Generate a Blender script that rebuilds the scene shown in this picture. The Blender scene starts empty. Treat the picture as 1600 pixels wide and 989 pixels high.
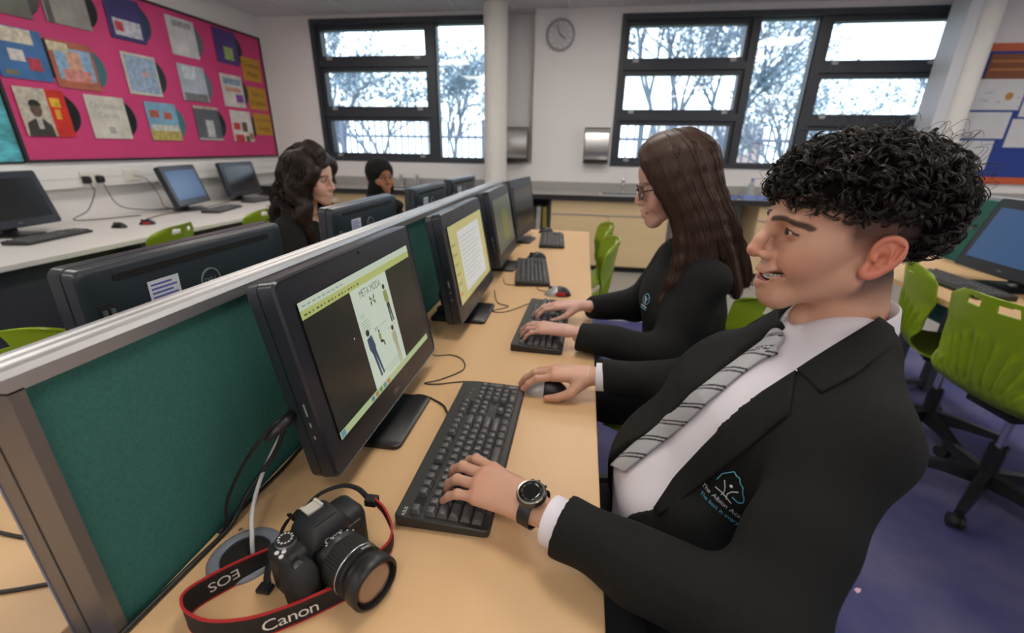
import bpy, bmesh, math, random
import numpy as np
from mathutils import Vector, Matrix, Euler
random.seed(7); np.random.seed(7)
PI = math.pi
SC = bpy.context.scene
COL = SC.collection

# ------------------------------------------------------------------ camera
CAM_H = 1.30
FPX = 686.0
def cam_rot(pitch, yaw, roll):
    cy, sy = math.cos(yaw), math.sin(yaw)
    Rz = np.array([[cy, -sy, 0], [sy, cy, 0], [0, 0, 1]])
    B = np.array([[1, 0, 0], [0, 0, -1], [0, 1, 0]]) @ Rz.T
    cp, sp = math.cos(pitch), math.sin(pitch)
    P = np.array([[1, 0, 0], [0, cp, -sp], [0, sp, cp]])
    cr, sr = math.cos(roll), math.sin(roll)
    Q = np.array([[cr, -sr, 0], [sr, cr, 0], [0, 0, 1]])
    return Q @ P @ B
CM = cam_rot(math.radians(21.07), math.radians(8.58), math.radians(0.88))
cd = bpy.data.cameras.new('camera'); cam = bpy.data.objects.new('camera', cd); COL.objects.link(cam)
m = Matrix.Identity(4)
for i in range(3):
    m[i][0] = CM[0][i]; m[i][1] = -CM[1][i]; m[i][2] = -CM[2][i]
m[2][3] = CAM_H
cam.matrix_world = m
cd.sensor_fit = 'HORIZONTAL'; cd.sensor_width = 36.0; cd.lens = 36.0 * FPX / 1600.0
cd.clip_start = 0.02; cd.clip_end = 200
cd.dof.use_dof = True; cd.dof.focus_distance = 0.72; cd.dof.aperture_fstop = 3.2
SC.camera = cam

# ------------------------------------------------------------------ world + exposure
w = bpy.data.worlds.new('sky'); SC.world = w; w.use_nodes = True
bg = w.node_tree.nodes['Background']
bg.inputs[0].default_value = (0.80, 0.90, 1.0, 1); bg.inputs[1].default_value = 3.6
SC.view_settings.view_transform = 'Standard'; SC.view_settings.look = 'None'
SC.view_settings.exposure = 0.0; SC.view_settings.gamma = 1.0
SC.view_settings.use_curve_mapping = False
LAMP = 14.0          # radiance of the ceiling panels

# ------------------------------------------------------------------ materials
MATS = {}
def mat(name, col=(.5, .5, .5), rough=.5, metal=0., emit=None, estr=1., spec=.5, noise=None, bump=None, coat=0., sub=0., attr=None, trans=0.):
    """noise=(scale, amount, stretch(xyz)) varies the colour; bump=(scale, strength, stretch)"""
    if name in MATS: return MATS[name]
    M = bpy.data.materials.new(name); M.use_nodes = True
    nt = M.node_tree; b = nt.nodes['Principled BSDF']
    b.inputs['Base Color'].default_value = (*col, 1); b.inputs['Roughness'].default_value = rough
    b.inputs['Metallic'].default_value = metal; b.inputs['Specular IOR Level'].default_value = spec
    b.inputs['Coat Weight'].default_value = coat
    if trans: b.inputs['Transmission Weight'].default_value = trans
    if sub:
        b.inputs['Subsurface Weight'].default_value = sub
        b.inputs['Subsurface Radius'].default_value = (.012, .005, .003); b.inputs['Subsurface Scale'].default_value = 1.
    if emit:
        b.inputs['Emission Color'].default_value = (*emit, 1); b.inputs['Emission Strength'].default_value = estr
    tc = nt.nodes.new('ShaderNodeTexCoord')
    def nz(scale, stretch, detail=4):
        mp = nt.nodes.new('ShaderNodeMapping'); mp.inputs['Scale'].default_value = stretch
        nt.links.new(tc.outputs['Object'], mp.inputs[0])
        n = nt.nodes.new('ShaderNodeTexNoise'); n.inputs['Scale'].default_value = scale; n.inputs['Detail'].default_value = detail
        nt.links.new(mp.outputs[0], n.inputs['Vector']); return n
    src = None
    if attr:
        a = nt.nodes.new('ShaderNodeAttribute'); a.attribute_name = attr; src = a.outputs['Color']
    if noise:
        n = nz(noise[0], noise[2] if len(noise) > 2 else (1, 1, 1))
        mr = nt.nodes.new('ShaderNodeMapRange'); mr.inputs['From Min'].default_value = .25; mr.inputs['From Max'].default_value = .75
        mr.inputs['To Min'].default_value = 1 - noise[1]; mr.inputs['To Max'].default_value = 1 + noise[1]
        nt.links.new(n.outputs['Fac'], mr.inputs['Value'])
        mx = nt.nodes.new('ShaderNodeVectorMath'); mx.operation = 'SCALE'
        if src: nt.links.new(src, mx.inputs[0])
        else: mx.inputs[0].default_value = col
        nt.links.new(mr.outputs[0], mx.inputs['Scale']); src = mx.outputs[0]
    if src: nt.links.new(src, b.inputs['Base Color'])
    if bump:
        n = nz(bump[0], bump[2] if len(bump) > 2 else (1, 1, 1), 6)
        bp = nt.nodes.new('ShaderNodeBump'); bp.inputs['Strength'].default_value = bump[1]; bp.inputs['Distance'].default_value = .002
        nt.links.new(n.outputs['Fac'], bp.inputs['Height']); nt.links.new(bp.outputs[0], b.inputs['Normal'])
    MATS[name] = M; return M
def emis(name, col, s=1.):
    """lit screen pixels and glowing stand-ins for screen reflections: emission with a faint gloss"""
    return mat(name, (.01, .01, .01), .25, emit=col, estr=s)

# ------------------------------------------------------------------ mesh builder
class MB:
    def __init__(s): s.v = []; s.f = []; s.mi = []; s.cur = 0; s.T = None
    def add(s, vs, fs):
        o = len(s.v)
        for p in vs:
            p = Vector(p)
            s.v.append(tuple(s.T @ p) if s.T else tuple(p))
        for f in fs: s.f.append(tuple(i + o for i in f)); s.mi.append(s.cur)
        return s
    def box(s, lo, hi, bev=0.):
        x0, y0, z0 = lo; x1, y1, z1 = hi
        if bev <= 0:
            return s.add([(x0, y0, z0), (x1, y0, z0), (x1, y1, z0), (x0, y1, z0), (x0, y0, z1), (x1, y0, z1), (x1, y1, z1), (x0, y1, z1)],
                         [(0, 3, 2, 1), (4, 5, 6, 7), (0, 1, 5, 4), (1, 2, 6, 5), (2, 3, 7, 6), (3, 0, 4, 7)])
        bm = bmesh.new(); bmesh.ops.create_cube(bm, size=1)
        for v in bm.verts: v.co = Vector((x0 + (v.co.x + .5) * (x1 - x0), y0 + (v.co.y + .5) * (y1 - y0), z0 + (v.co.z + .5) * (z1 - z0)))
        bmesh.ops.bevel(bm, geom=bm.edges[:], offset=bev, segments=2, affect='EDGES', profile=.5, clamp_overlap=True)
        return s.bm(bm)
    def bm(s, bm):
        bm.verts.index_update()
        s.add([v.co.copy() for v in bm.verts], [[v.index for v in f.verts] for f in bm.faces]); bm.free(); return s
    def tube(s, pts, r, n=8, cap=True, squash=None):
        """r: number or list; parallel-transport frame"""
        pts = [Vector(p) for p in pts]; N = len(pts)
        rs = [r] * N if not hasattr(r, '__len__') else list(r)
        t0 = (pts[1] - pts[0]).normalized()
        up = Vector((0, 0, 1)) if abs(t0.z) < .9 else Vector((1, 0, 0))
        a = t0.cross(up).normalized(); vs = []
        for i, p in enumerate(pts):
            t = (pts[min(i + 1, N - 1)] - pts[max(i - 1, 0)])
            t = t.normalized() if t.length > 1e-9 else t0
            a = (a - t * a.dot(t)); a = a.normalized() if a.length > 1e-6 else t.orthogonal().normalized()
            b = t.cross(a)
            for k in range(n):
                th = 2 * PI * k / n
                q = squash if squash else 1.
                vs.append(p + a * (math.cos(th) * rs[i]) + b * (math.sin(th) * rs[i] * q))
        fs = [(i * n + k, i * n + (k + 1) % n, (i + 1) * n + (k + 1) % n, (i + 1) * n + k) for i in range(N - 1) for k in range(n)]
        if cap: fs += [tuple(reversed(range(n))), tuple((N - 1) * n + k for k in range(n))]
        return s.add(vs, fs)
    def lathe(s, prof, n=24, M=None, cap=True):
        """prof [(r,z)...] about local z, M places it"""
        M = M or Matrix.Identity(4); vs = []; fs = []
        for r, z in prof:
            for k in range(n): vs.append(M @ Vector((r * math.cos(2 * PI * k / n), r * math.sin(2 * PI * k / n), z)))
        for i in range(len(prof) - 1):
            for k in range(n): fs.append((i * n + k, i * n + (k + 1) % n, (i + 1) * n + (k + 1) % n, (i + 1) * n + k))
        if cap and prof[0][0] > 1e-6: fs.append(tuple(reversed(range(n))))
        if cap and prof[-1][0] > 1e-6: fs.append(tuple((len(prof) - 1) * n + k for k in range(n)))
        return s.add(vs, fs)
    def prism(s, poly, d, M=None):
        """poly 2-D outline (x,y) extruded 0..d along z, placed by M"""
        M = M or Matrix.Identity(4); n = len(poly)
        vs = [M @ Vector((x, y, 0)) for x, y in poly] + [M @ Vector((x, y, d)) for x, y in poly]
        return s.add(vs, [tuple(reversed(range(n))), tuple(range(n, 2 * n))] + [(i, (i + 1) % n, n + (i + 1) % n, n + i) for i in range(n)])
    def loft(s, rings, cap=True):
        n = len(rings[0]); vs = [p for r in rings for p in r]
        fs = [(i * n + k, i * n + (k + 1) % n, (i + 1) * n + (k + 1) % n, (i + 1) * n + k) for i in range(len(rings) - 1) for k in range(n)]
        if cap: fs += [tuple(reversed(range(n))), tuple((len(rings) - 1) * n + k for k in range(n))]
        return s.add(vs, fs)
    def grid(s, P):
        """P[i][j] points -> quads"""
        a, b = len(P), len(P[0])
        return s.add([p for r in P for p in r], [(i * b + j, i * b + j + 1, (i + 1) * b + j + 1, (i + 1) * b + j) for i in range(a - 1) for j in range(b - 1)])
def rrect(w, h, r, n=5):
    """rounded rectangle outline, half sizes w,h"""
    out = []
    for cx, cy, a0 in ((w - r, h - r, 0), (-w + r, h - r, 90), (-w + r, -h + r, 180), (w - r, -h + r, 270)):
        for k in range(n):
            a = math.radians(a0 + 90 * k / (n - 1)); out.append((cx + r * math.cos(a), cy + r * math.sin(a)))
    return out
def circ(r, n=24, cx=0, cy=0): return [(cx + r * math.cos(2 * PI * k / n), cy + r * math.sin(2 * PI * k / n)) for k in range(n)]
def spline(pts, n=8):
    """Catmull-Rom through 3-D points"""
    P = [np.array(p, float) for p in pts]; P = [2 * P[0] - P[1]] + P + [2 * P[-1] - P[-2]]; out = []
    for i in range(1, len(P) - 2):
        for k in range(n):
            t = k / n
            out.append(.5 * ((2 * P[i]) + (-P[i - 1] + P[i + 1]) * t + (2 * P[i - 1] - 5 * P[i] + 4 * P[i + 1] - P[i + 2]) * t * t + (-P[i - 1] + 3 * P[i] - 3 * P[i + 1] + P[i + 2]) * t ** 3))
    out.append(P[-2]); return out

# ------------------------------------------------------------------ objects
def tag(o, label=None, cat=None, group=None, kind=None):
    if label: o['label'] = label
    if cat: o['category'] = cat
    if group: o['group'] = group
    if kind: o['kind'] = kind
    return o
def thing(name, label, cat, loc=(0, 0, 0), rz=0., group=None):
    o = bpy.data.objects.new(name, None); COL.objects.link(o); o.empty_display_size = .05
    o.location = loc; o.rotation_euler = (0, 0, rz); return tag(o, label, cat, group)
def root_inv(p):
    M = Matrix.Identity(4)
    while p is not None:
        M = p.matrix_basis @ M; p = p.parent
    return M.inverted()
def obj(name, mb, m, parent=None, world=False, smooth=False, label=None, cat=None, group=None, kind=None):
    """ONE mesh object; world=True: the points are world coordinates and get moved into the parent's frame"""
    me = bpy.data.meshes.new(name)
    if isinstance(mb, MB):
        me.from_pydata([tuple(v) for v in mb.v], [], mb.f)
        if any(mb.mi): me.polygons.foreach_set('material_index', mb.mi)
    else: me.from_pydata(*mb)
    for q in (m if isinstance(m, (list, tuple)) else [m]): me.materials.append(q)
    me.validate(); me.update()
    bm = bmesh.new(); bm.from_mesh(me); bmesh.ops.recalc_face_normals(bm, faces=bm.faces[:]); bm.to_mesh(me); bm.free()
    if smooth is True: me.polygons.foreach_set('use_smooth', [True] * len(me.polygons))
    elif smooth: me.set_sharp_from_angle(angle=math.radians(smooth)) if me.polygons.foreach_set('use_smooth', [True] * len(me.polygons)) is None else 0
    o = bpy.data.objects.new(name, me); COL.objects.link(o)
    if parent is not None:
        o.parent = parent
        if world: me.transform(root_inv(parent))
    return tag(o, label, cat, group, kind)
def shared(name, me, parent, loc=(0, 0, 0), rot=None, scale=None):
    o = bpy.data.objects.new(name, me); COL.objects.link(o); o.parent = parent; o.location = loc
    if rot: o.rotation_euler = rot
    if scale: o.scale = scale
    return o
def copy_tree(o, parent=None, **kw):
    c = o.copy(); COL.objects.link(c); c.parent = parent
    for ch in list(o.children): copy_tree(ch, c)
    for k, v in kw.items(): c[k] = v
    return c
GLY = {}
def glyph_cache(chars):
    """outline every needed character once with the built-in font"""
    objs = []
    for ch in chars:
        cu = bpy.data.curves.new('g', 'FONT'); cu.body = ch; cu.size = 1.; cu.resolution_u = 3
        t = bpy.data.objects.new('g', cu); COL.objects.link(t); objs.append((ch, t, cu))
    bpy.context.view_layer.update(); dg = bpy.context.evaluated_depsgraph_get()
    for ch, t, cu in objs:
        me = bpy.data.meshes.new_from_object(t.evaluated_get(dg))
        vs = [v.co.copy() for v in me.vertices]; fs = [tuple(p.vertices) for p in me.polygons]
        xs = [v.x for v in vs] or [0, .25]
        GLY[ch] = ([(v.x - min(xs), v.y) for v in vs], fs, max(xs) - min(xs)); bpy.data.meshes.remove(me)
    for ch, t, cu in objs: bpy.data.objects.remove(t); bpy.data.curves.remove(cu)
glyph_cache(sorted(set('ABCDEFGHIJKLMNOPQRSTUVWXYZabcdefghijklmnopqrstuvwxyz0123456789%&')))
def lay(body, size, gap=.1, sx=1.):
    """2-D points and faces of a centred line of lettering"""
    x = 0.; P = []; F = []
    for ch in body:
        if ch == ' ': x += .34 * sx; continue
        g = GLY[ch]; o = len(P)
        P += [(x + px * sx, py) for px, py in g[0]]; F += [tuple(i + o for i in f) for f in g[1]]; x += g[2] * sx + gap
    x -= gap
    return [((px - x / 2) * size, (py - .35) * size) for px, py in P], F, x * size
def text(name, body, size, m, parent, M, world=False, gap=.1, sx=1., th=.0003, bend=None):
    """flat lettering as a thin mesh; bend(x, y) -> 3-D lays it on a curved surface"""
    P, F, wd = lay(body, size, gap, sx); mb = MB()
    if bend: mb.add(bend(np.array([q[0] for q in P]), np.array([q[1] for q in P])), F)
    else: mb.add([M @ Vector((x, y, th)) for x, y in P], F)
    return obj(name, mb, m, parent, world=world)
def frame(o, x, y):
    """matrix with origin o and axes x, y (z = x cross y)"""
    x = Vector(x).normalized(); y = Vector(y); y = (y - x * y.dot(x)).normalized(); z = x.cross(y); o = Vector(o)
    return Matrix(((x.x, y.x, z.x, o.x), (x.y, y.y, z.y, o.y), (x.z, y.z, z.z, o.z), (0, 0, 0, 1)))
# ================================================================== materials
WALL = mat('wall_paint', (.80, .785, .79), .8, noise=(3, .015))
CEIL = mat('ceiling_tile', (.60, .61, .64), .9, noise=(60, .05), bump=(120, .3))
GRIDM = mat('ceiling_grid_metal', (.70, .70, .72), .5)
DARKF = mat('window_frame_anthracite', (.035, .042, .055), .45)
BEECH = mat('beech_laminate', (.72, .465, .245), .38, noise=(5, .07, (1, .12, 1)), spec=.4)
CABW = mat('cabinet_beech', (.74, .56, .33), .45, noise=(6, .06, (.15, 1, 1)))
ALU = mat('aluminium', (.62, .62, .63), .38, metal=.85)
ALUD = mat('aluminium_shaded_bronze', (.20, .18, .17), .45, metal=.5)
STEEL = mat('brushed_steel', (.62, .62, .62), .3, metal=.9, noise=(40, .08, (1, 1, .05)))
CHROME = mat('chrome', (.75, .75, .76), .12, metal=1.)
FABRIC = mat('teal_screen_fabric', (.050, .175, .155), .95, noise=(220, .16), bump=(900, .8), spec=.15)
BLK = mat('black_plastic', (.012, .012, .014), .38)
BLKM = mat('matt_black_plastic', (.016, .016, .018), .6)
RUBBER = mat('black_cable', (.012, .012, .012), .45)
GREEN = mat('lime_chair_plastic', (.25, .37, .014), .36, spec=.5)
WHITE = mat('white_plastic', (.78, .78, .77), .4)
WHITEB = mat('white_bench_laminate', (.72, .70, .67), .4, noise=(4, .02))
GREYW = mat('grey_worktop', (.36, .35, .34), .35, noise=(50, .08))
DGREY = mat('dark_grey_panel', (.055, .060, .075), .6)
def carpet_material():
    M = bpy.data.materials.new('blue_carpet'); M.use_nodes = True; nt = M.node_tree; b = nt.nodes['Principled BSDF']
    b.inputs['Roughness'].default_value = .95; b.inputs['Specular IOR Level'].default_value = .15
    tc = nt.nodes.new('ShaderNodeTexCoord')
    n1 = nt.nodes.new('ShaderNodeTexNoise'); n1.inputs['Scale'].default_value = 3.2; n1.inputs['Detail'].default_value = 5
    n2 = nt.nodes.new('ShaderNodeTexNoise'); n2.inputs['Scale'].default_value = 260; n2.inputs['Detail'].default_value = 3
    r = nt.nodes.new('ShaderNodeValToRGB'); e = r.color_ramp.elements
    e[0].position = .32; e[0].color = (.070, .078, .24, 1); e[1].position = .70; e[1].color = (.17, .165, .30, 1)
    mx = nt.nodes.new('ShaderNodeMix'); mx.data_type = 'RGBA'; mx.blend_type = 'MULTIPLY'; mx.inputs['Factor'].default_value = .5
    for n in (n1, n2): nt.links.new(tc.outputs['Object'], n.inputs['Vector'])
    nt.links.new(n1.outputs['Fac'], r.inputs['Fac']); nt.links.new(r.outputs['Color'], mx.inputs['A']); nt.links.new(n2.outputs['Color'], mx.inputs['B'])
    nt.links.new(mx.outputs['Result'], b.inputs['Base Color'])
    bp = nt.nodes.new('ShaderNodeBump'); bp.inputs['Strength'].default_value = .6; bp.inputs['Distance'].default_value = .003
    nt.links.new(n2.outputs['Fac'], bp.inputs['Height']); nt.links.new(bp.outputs[0], b.inputs['Normal']); return M
CARPET = carpet_material()
LINO = mat('grey_vinyl', (.34, .33, .31), .45, noise=(25, .06))
def glass_material():
    M = bpy.data.materials.new('window_glass'); M.use_nodes = True; nt = M.node_tree
    for n in list(nt.nodes):
        if n.type == 'BSDF_PRINCIPLED': nt.nodes.remove(n)
    out = [n for n in nt.nodes if n.type == 'OUTPUT_MATERIAL'][0]
    t = nt.nodes.new('ShaderNodeBsdfTransparent'); t.inputs[0].default_value = (.93, .96, .98, 1)
    g = nt.nodes.new('ShaderNodeBsdfGlossy'); g.inputs['Roughness'].default_value = .02
    f = nt.nodes.new('ShaderNodeFresnel'); f.inputs['IOR'].default_value = 1.45
    mx = nt.nodes.new('ShaderNodeMixShader'); nt.links.new(f.outputs[0], mx.inputs[0]); nt.links.new(t.outputs[0], mx.inputs[1]); nt.links.new(g.outputs[0], mx.inputs[2])
    nt.links.new(mx.outputs[0], out.inputs[0]); return M
GLASS = glass_material()

# ================================================================== room shell
XL, XR, YB, YF, ZC = -3.86, 6.2, -3.2, 5.45, 2.66
def st(name, mb, m, **k): return obj(name, mb, m, kind='structure', **k)
fl = st('floor', MB().box((XL - .1, YB - .1, -.12), (XR + .1, 3.42, 0)), CARPET, label='mottled blue violet carpet of the computer room')
obj('vinyl_strip', MB().box((XL - .1, 3.42, -.12), (XR + .1, YF + .3, -.002)), LINO, fl, label='grey vinyl flooring along the sink worktop')
obj('threshold_strip', MB().box((XL, 3.405, -.01), (XR, 3.435, .003)), ALU, fl)
obj('litter_scrap', MB().prism([(.0, 0), (.012, .006), (.02, .018), (.008, .02), (-.004, .012)], .002, Matrix.Translation((.945, 1.14, .0))), mat('pink_scrap', (.75, .45, .55), .7), fl)
wf = MB()
wf.box((XL, YF, 0), (XR, YF + .3, 1.12))
for a, b in ((XL, -3.22), (-.62, .285), (3.47, XR)): wf.box((a, YF, 1.12), (b, YF + .3, ZC))
wf.box((-.959, YF + .16, 1.12), (-.62, YF + .3, ZC)); wf.box((-3.22, YF, 2.625), (-.96, YF + .3, ZC)); wf.box((.285, YF, 2.60), (3.47, YF + .3, ZC))  # recess by the column is added to darken that band of wall
st('wall_far', wf, WALL, label='white painted wall with the two dark framed windows')
st('wall_left', MB().box((XL - .2, YB, 0), (XL, YF + .3, ZC)), WALL, label='white side wall carrying the pink display board')
st('wall_right', MB().box((XR, YB, 0), (XR + .2, YF + .3, ZC)), WALL, label='plain white side wall opposite the pink board')
st('wall_back', MB().box((XL, YB - .2, 0), (XR, YB, ZC)), WALL, label='plain white wall facing the windows')
ce = st('ceiling', MB().box((XL, YB, ZC + .03), (XR, YF, ZC + .12)).box((XL, YF, ZC + .001), (XR, YF + .31, ZC + .12)), CEIL, label='suspended ceiling of grey square tiles')
tile = MB().box((-.29, -.29, 0), (.29, .29, .02)); tme = None
LIGHTS = {(i, j) for i in (2, 6, 10, 14) for j in (1, 4, 7, 10, 12)}
nx, ny = int((XR - XL) / .6) + 1, int((YF - YB) / .6) + 1
for i in range(nx):
    for j in range(ny):
        if (i, j) in LIGHTS: continue
        cx, cy = XL + .3 + .6 * i, YF - .3 - .6 * (ny - 1 - j)
        if cx - .29 > XR or cy - .29 < YB: continue
        if tme is None:
            o = obj('ceiling_tile', tile, CEIL, ce); tme = o.data
        else: o = shared('ceiling_tile', tme, ce)
        o.location = (cx, cy, ZC + .003)
gb = MB()
for i in range(nx + 1): gb.box((XL + .6 * i - .012, YB, ZC - .002), (XL + .6 * i + .012, YF, ZC + .004))
for j in range(ny + 1): gb.box((XL, YF - .6 * j - .012, ZC - .002), (XR, YF - .6 * j + .012, ZC + .003))
obj('ceiling_grid', gb, GRIDM, ce)
DIFF = mat('light_diffuser', (.8, .8, .8), .6, emit=(1., .93, .84), estr=LAMP)
lt0 = None
for (i, j) in sorted(LIGHTS):
    cx, cy = XL + .3 + .6 * i, YF - .3 - .6 * (ny - 1 - j)
    if lt0 is None:
        lt0 = thing('ceiling_light', 'square recessed ceiling light panel with a glowing diffuser', 'light', (cx, cy, ZC - .004), group='ceiling light panels')
        fr = MB()
        for a, b in (((-.3, -.3), (.3, -.27)), ((-.3, .27), (.3, .3)), ((-.3, -.27), (-.27, .27)), ((.27, -.27), (.3, .27))): fr.box((*a, 0), (*b, .03))
        obj('frame', fr, WHITE, lt0); obj('diffuser', MB().box((-.27, -.27, .006), (.27, .27, .02)), DIFF, lt0)
    else:
        c = copy_tree(lt0); c.location = (cx, cy, ZC - .004)

# ------------------------------------------------------------------ windows
def window(name, x0, x1, z0, z1, bays, trs, label):
    """bays: x of mullion centres; trs: per bay list of transom z"""
    Y0, Y1 = YF - .012, YF + .17
    t = st(name, MB().box((x0, YF + .171, z0 - .02), (x1, YF + .20, z0 + .01)), DARKF, label=label)
    fr = MB()
    fr.box((x0, Y0, z0 - .005), (x0 + .05, Y1, z1)); fr.box((x1 - .05, Y0, z0), (x1, Y1, z1))
    fr.box((x0 + .05, Y0, z1 - .055), (x1 - .05, Y1, z1)); fr.box((x0 + .05, Y0, z0 - .005), (x1 - .05, Y1, z0 + .045))
    obj('window_frame', fr, DARKF, t)
    xs = [x0 + .05] + list(bays) + [x1 - .05]
    for b in bays: obj('mullion', MB().box((b - .04, Y0 + .03, z0 + .045), (b + .04, Y1, z1 - .055)), DARKF, t)
    for i in range(len(xs) - 1):
        a = xs[i] + (0 if i == 0 else .04); b = xs[i + 1] - (0 if i == len(xs) - 2 else .04)
        zz = [z0 + .045] + sorted(trs[i]) + [z1 - .055]
        for q in trs[i]: obj('transom', MB().box((a, Y0 + .03, q - .035), (b, Y1, q + .035)), DARKF, t)
        for k in range(len(zz) - 1):
            lo = zz[k] + (0 if k == 0 else .035); hi = zz[k + 1] - (0 if k == len(zz) - 2 else .035)
            s = .045 if len(trs[i]) else .012
            sh = MB()
            sh.box((a, Y0 + .06, lo), (a + s, Y1 - .02, hi)); sh.box((b - s, Y0 + .06, lo), (b, Y1 - .02, hi))
            sh.box((a + s, Y0 + .06, lo), (b - s, Y1 - .02, lo + s)); sh.box((a + s, Y0 + .06, hi - s), (b - s, Y1 - .02, hi))
            so = obj('sash', sh, DARKF, t)
            obj('pane', MB().box((a + s, Y1 - .05, lo + s), (b - s, Y1 - .044, hi - s)), GLASS, so)
            if len(trs[i]):
                for hx in (a + .13, b - .13):
                    obj('catch', MB().box((hx - .03, Y0 + .035, lo + .002), (hx + .03, Y0 + .06, lo + .032), .004), mat('grey_catch', (.42, .43, .45), .4), so)
window('window_1', -3.22, -.96, 1.12, 2.625, [-1.79], [[2.185, 1.655], []], 'dark framed window left of the white column with three stacked panes')
window('window_2', .285, 3.47, 1.12, 2.60, [1.615, 2.25], [[2.125, 1.63], [], [2.085, 1.59]], 'wide dark framed window of three bays beside the steel dispensers')
# ------------------------------------------------------------------ columns
cm = MB().lathe([(.125, 0), (.125, ZC)], 32, Matrix.Translation((-1.0, 5.2, 0)))
obj('column', cm, mat('column_white', (.80, .79, .76), .5), smooth=40, kind='structure', label='round white column beside the left window')
cm = MB().lathe([(.125, 0), (.125, ZC)], 32, Matrix.Translation((3.42, 5.2, 0)))
obj('column', cm, MATS['column_white'], smooth=40, kind='structure', label='round white column beside the orange bordered board')
obj('trim_1', MB().box((3.20, 5.06, 0), (3.30, 5.30, ZC)), mat('upright_blue_grey', (.62, .64, .70), .5), kind='structure', label='pale blue grey upright beside the right column')  # separate bluish box upright against the column
obj('trim_2', MB().box((3.56, 5.40, 0), (3.60, 5.45, ZC)), DARKF, kind='structure', label='dark vertical strip by the right column')  # thin dark upright strip next to the column

# ------------------------------------------------------------------ outside
BARK = mat('hazy_bark', (.20, .24, .30), .9); LEAF = mat('hazy_foliage', (.18, .26, .32), .8)  # bluish haze of overexposure is put into bark and leaf colours
st('ground_outside', MB().box((-40, YF + .32, -.5), (40, 60, -.3)), mat('grass_outside', (.16, .22, .14), .9, noise=(2, .2)), label='grass outside the windows')
def tree(label, base, h, seed, spread=.55, leaves=1500):
    rd = random.Random(seed); t = thing('tree', label, 'tree', base)
    mb = MB(); tips = []
    def grow(p, d, ln, r, lev):
        q = p + d * ln; midp = (p + q) / 2 + Vector((rd.uniform(-1, 1), rd.uniform(-1, 1), rd.uniform(-.5, 1))) * ln * .07
        mb.tube([p, midp, q], [r, r * .85, r * .68], 5 if lev < 3 else 3, cap=False)
        if lev >= 3: tips.extend([midp, q])
        if lev >= 6: return
        for k in range(3 if lev < 5 else 2):
            a = rd.uniform(0, 2 * PI); tilt = rd.uniform(.3, .95) * spread * 1.5
            o = d.orthogonal().normalized(); e = d.cross(o)
            nd = (d * math.cos(tilt) + (o * math.cos(a) + e * math.sin(a)) * math.sin(tilt) + Vector((0, 0, .12))).normalized()
            grow(q if k else p + (q - p) * rd.uniform(.6, 1.), nd, ln * rd.uniform(.62, .86), r * .62, lev + 1)
    grow(Vector((0, 0, 0)), Vector((rd.uniform(-.08, .08), rd.uniform(-.08, .08), 1)).normalized(), h * .26, h * .017, 0)
    obj('branches', mb, BARK, t, smooth=True, kind='stuff')
    lf = MB()
    for _ in range(leaves):
        c = rd.choice(tips) + Vector((rd.gauss(0, .12), rd.gauss(0, .12), rd.gauss(0, .12)))
        u = Vector((rd.gauss(0, 1), rd.gauss(0, 1), rd.gauss(0, 1))).normalized(); v = u.orthogonal().normalized(); s = rd.uniform(.03, .075)
        lf.add([c - u * s, c + v * s * .5, c + u * s, c - v * s * .5], [(0, 1, 2, 3)])
    obj('foliage', lf, LEAF, t, kind='stuff')
TREES = [(-6.9, 12.8, 5.6, 3), (-5.2, 11.6, 4.4, 4), (-3.5, 12.4, 4.6, 11), (1.6, 11.0, 6.0, 5), (3.4, 12.5, 6.3, 6), (4.9, 12.0, 4.6, 8), (6.6, 14, 4.2, 9), (9.4, 15, 4.6, 10)]
TL = ['tall bare tree outside at the end of the fence', 'low bushy tree outside behind the railings', 'small thin tree outside behind the middle of the fence',
      'spreading bare tree filling the upper panes of the wide window', 'tall twiggy tree outside next to the spreading one', 'slender tree outside seen through the narrow tall pane',
      'low tree outside behind the right hand panes', 'far tree outside at the right end of the wide window']
for (x, y, h, s), lb in zip(TREES, TL): tree(lb, (x, y, -.3), h, s, leaves=1500 if s not in (5, 6) else 2600)
fence = thing('railing_fence', 'tall grey metal railing fence outside the windows', 'fence', (-2, 9.2, -.3))
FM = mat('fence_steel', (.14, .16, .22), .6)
for z in (.35, 1.75): obj('rail', MB().box((-9, -.02, z), (9, .02, z + .05)), FM, fence)
pl = MB()
for k in range(130): pl.box((-9 + .14 * k - .014, -.014, .05), (-9 + .14 * k + .014, .014, 2.05))
obj('palings', pl, FM, fence, kind='stuff')
for k in range(7): obj('post', MB().box((-9 + 3 * k - .04, -.05, 0), (-9 + 3 * k + .04, .05, 2.1)), FM, fence)
hs = thing('house', 'distant brick house outside beyond the trees', 'building', (12.0, 52, -.3))
obj('wall', MB().box((-5, -3, 0), (5, 3, 2.6)), mat('hazy_brick', (.50, .36, .34), .9), hs)  # haze is put into the paled wall and roof colours
obj('roof', MB().add([(-5.3, -3.3, 2.6), (5.3, -3.3, 2.6), (5.3, 3.3, 2.6), (-5.3, 3.3, 2.6), (-5.3, 0, 4.2), (5.3, 0, 4.2)], [(0, 1, 5, 4), (2, 3, 4, 5), (0, 4, 3), (1, 2, 5), (0, 3, 2, 1)]), mat('hazy_roof', (.42, .40, .42), .9), hs)
for k in (-3, 0, 3): obj('window', MB().box((k - .6, -3.06, 1.2), (k + .6, -2.98, 2.4)), WHITE, hs)
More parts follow.
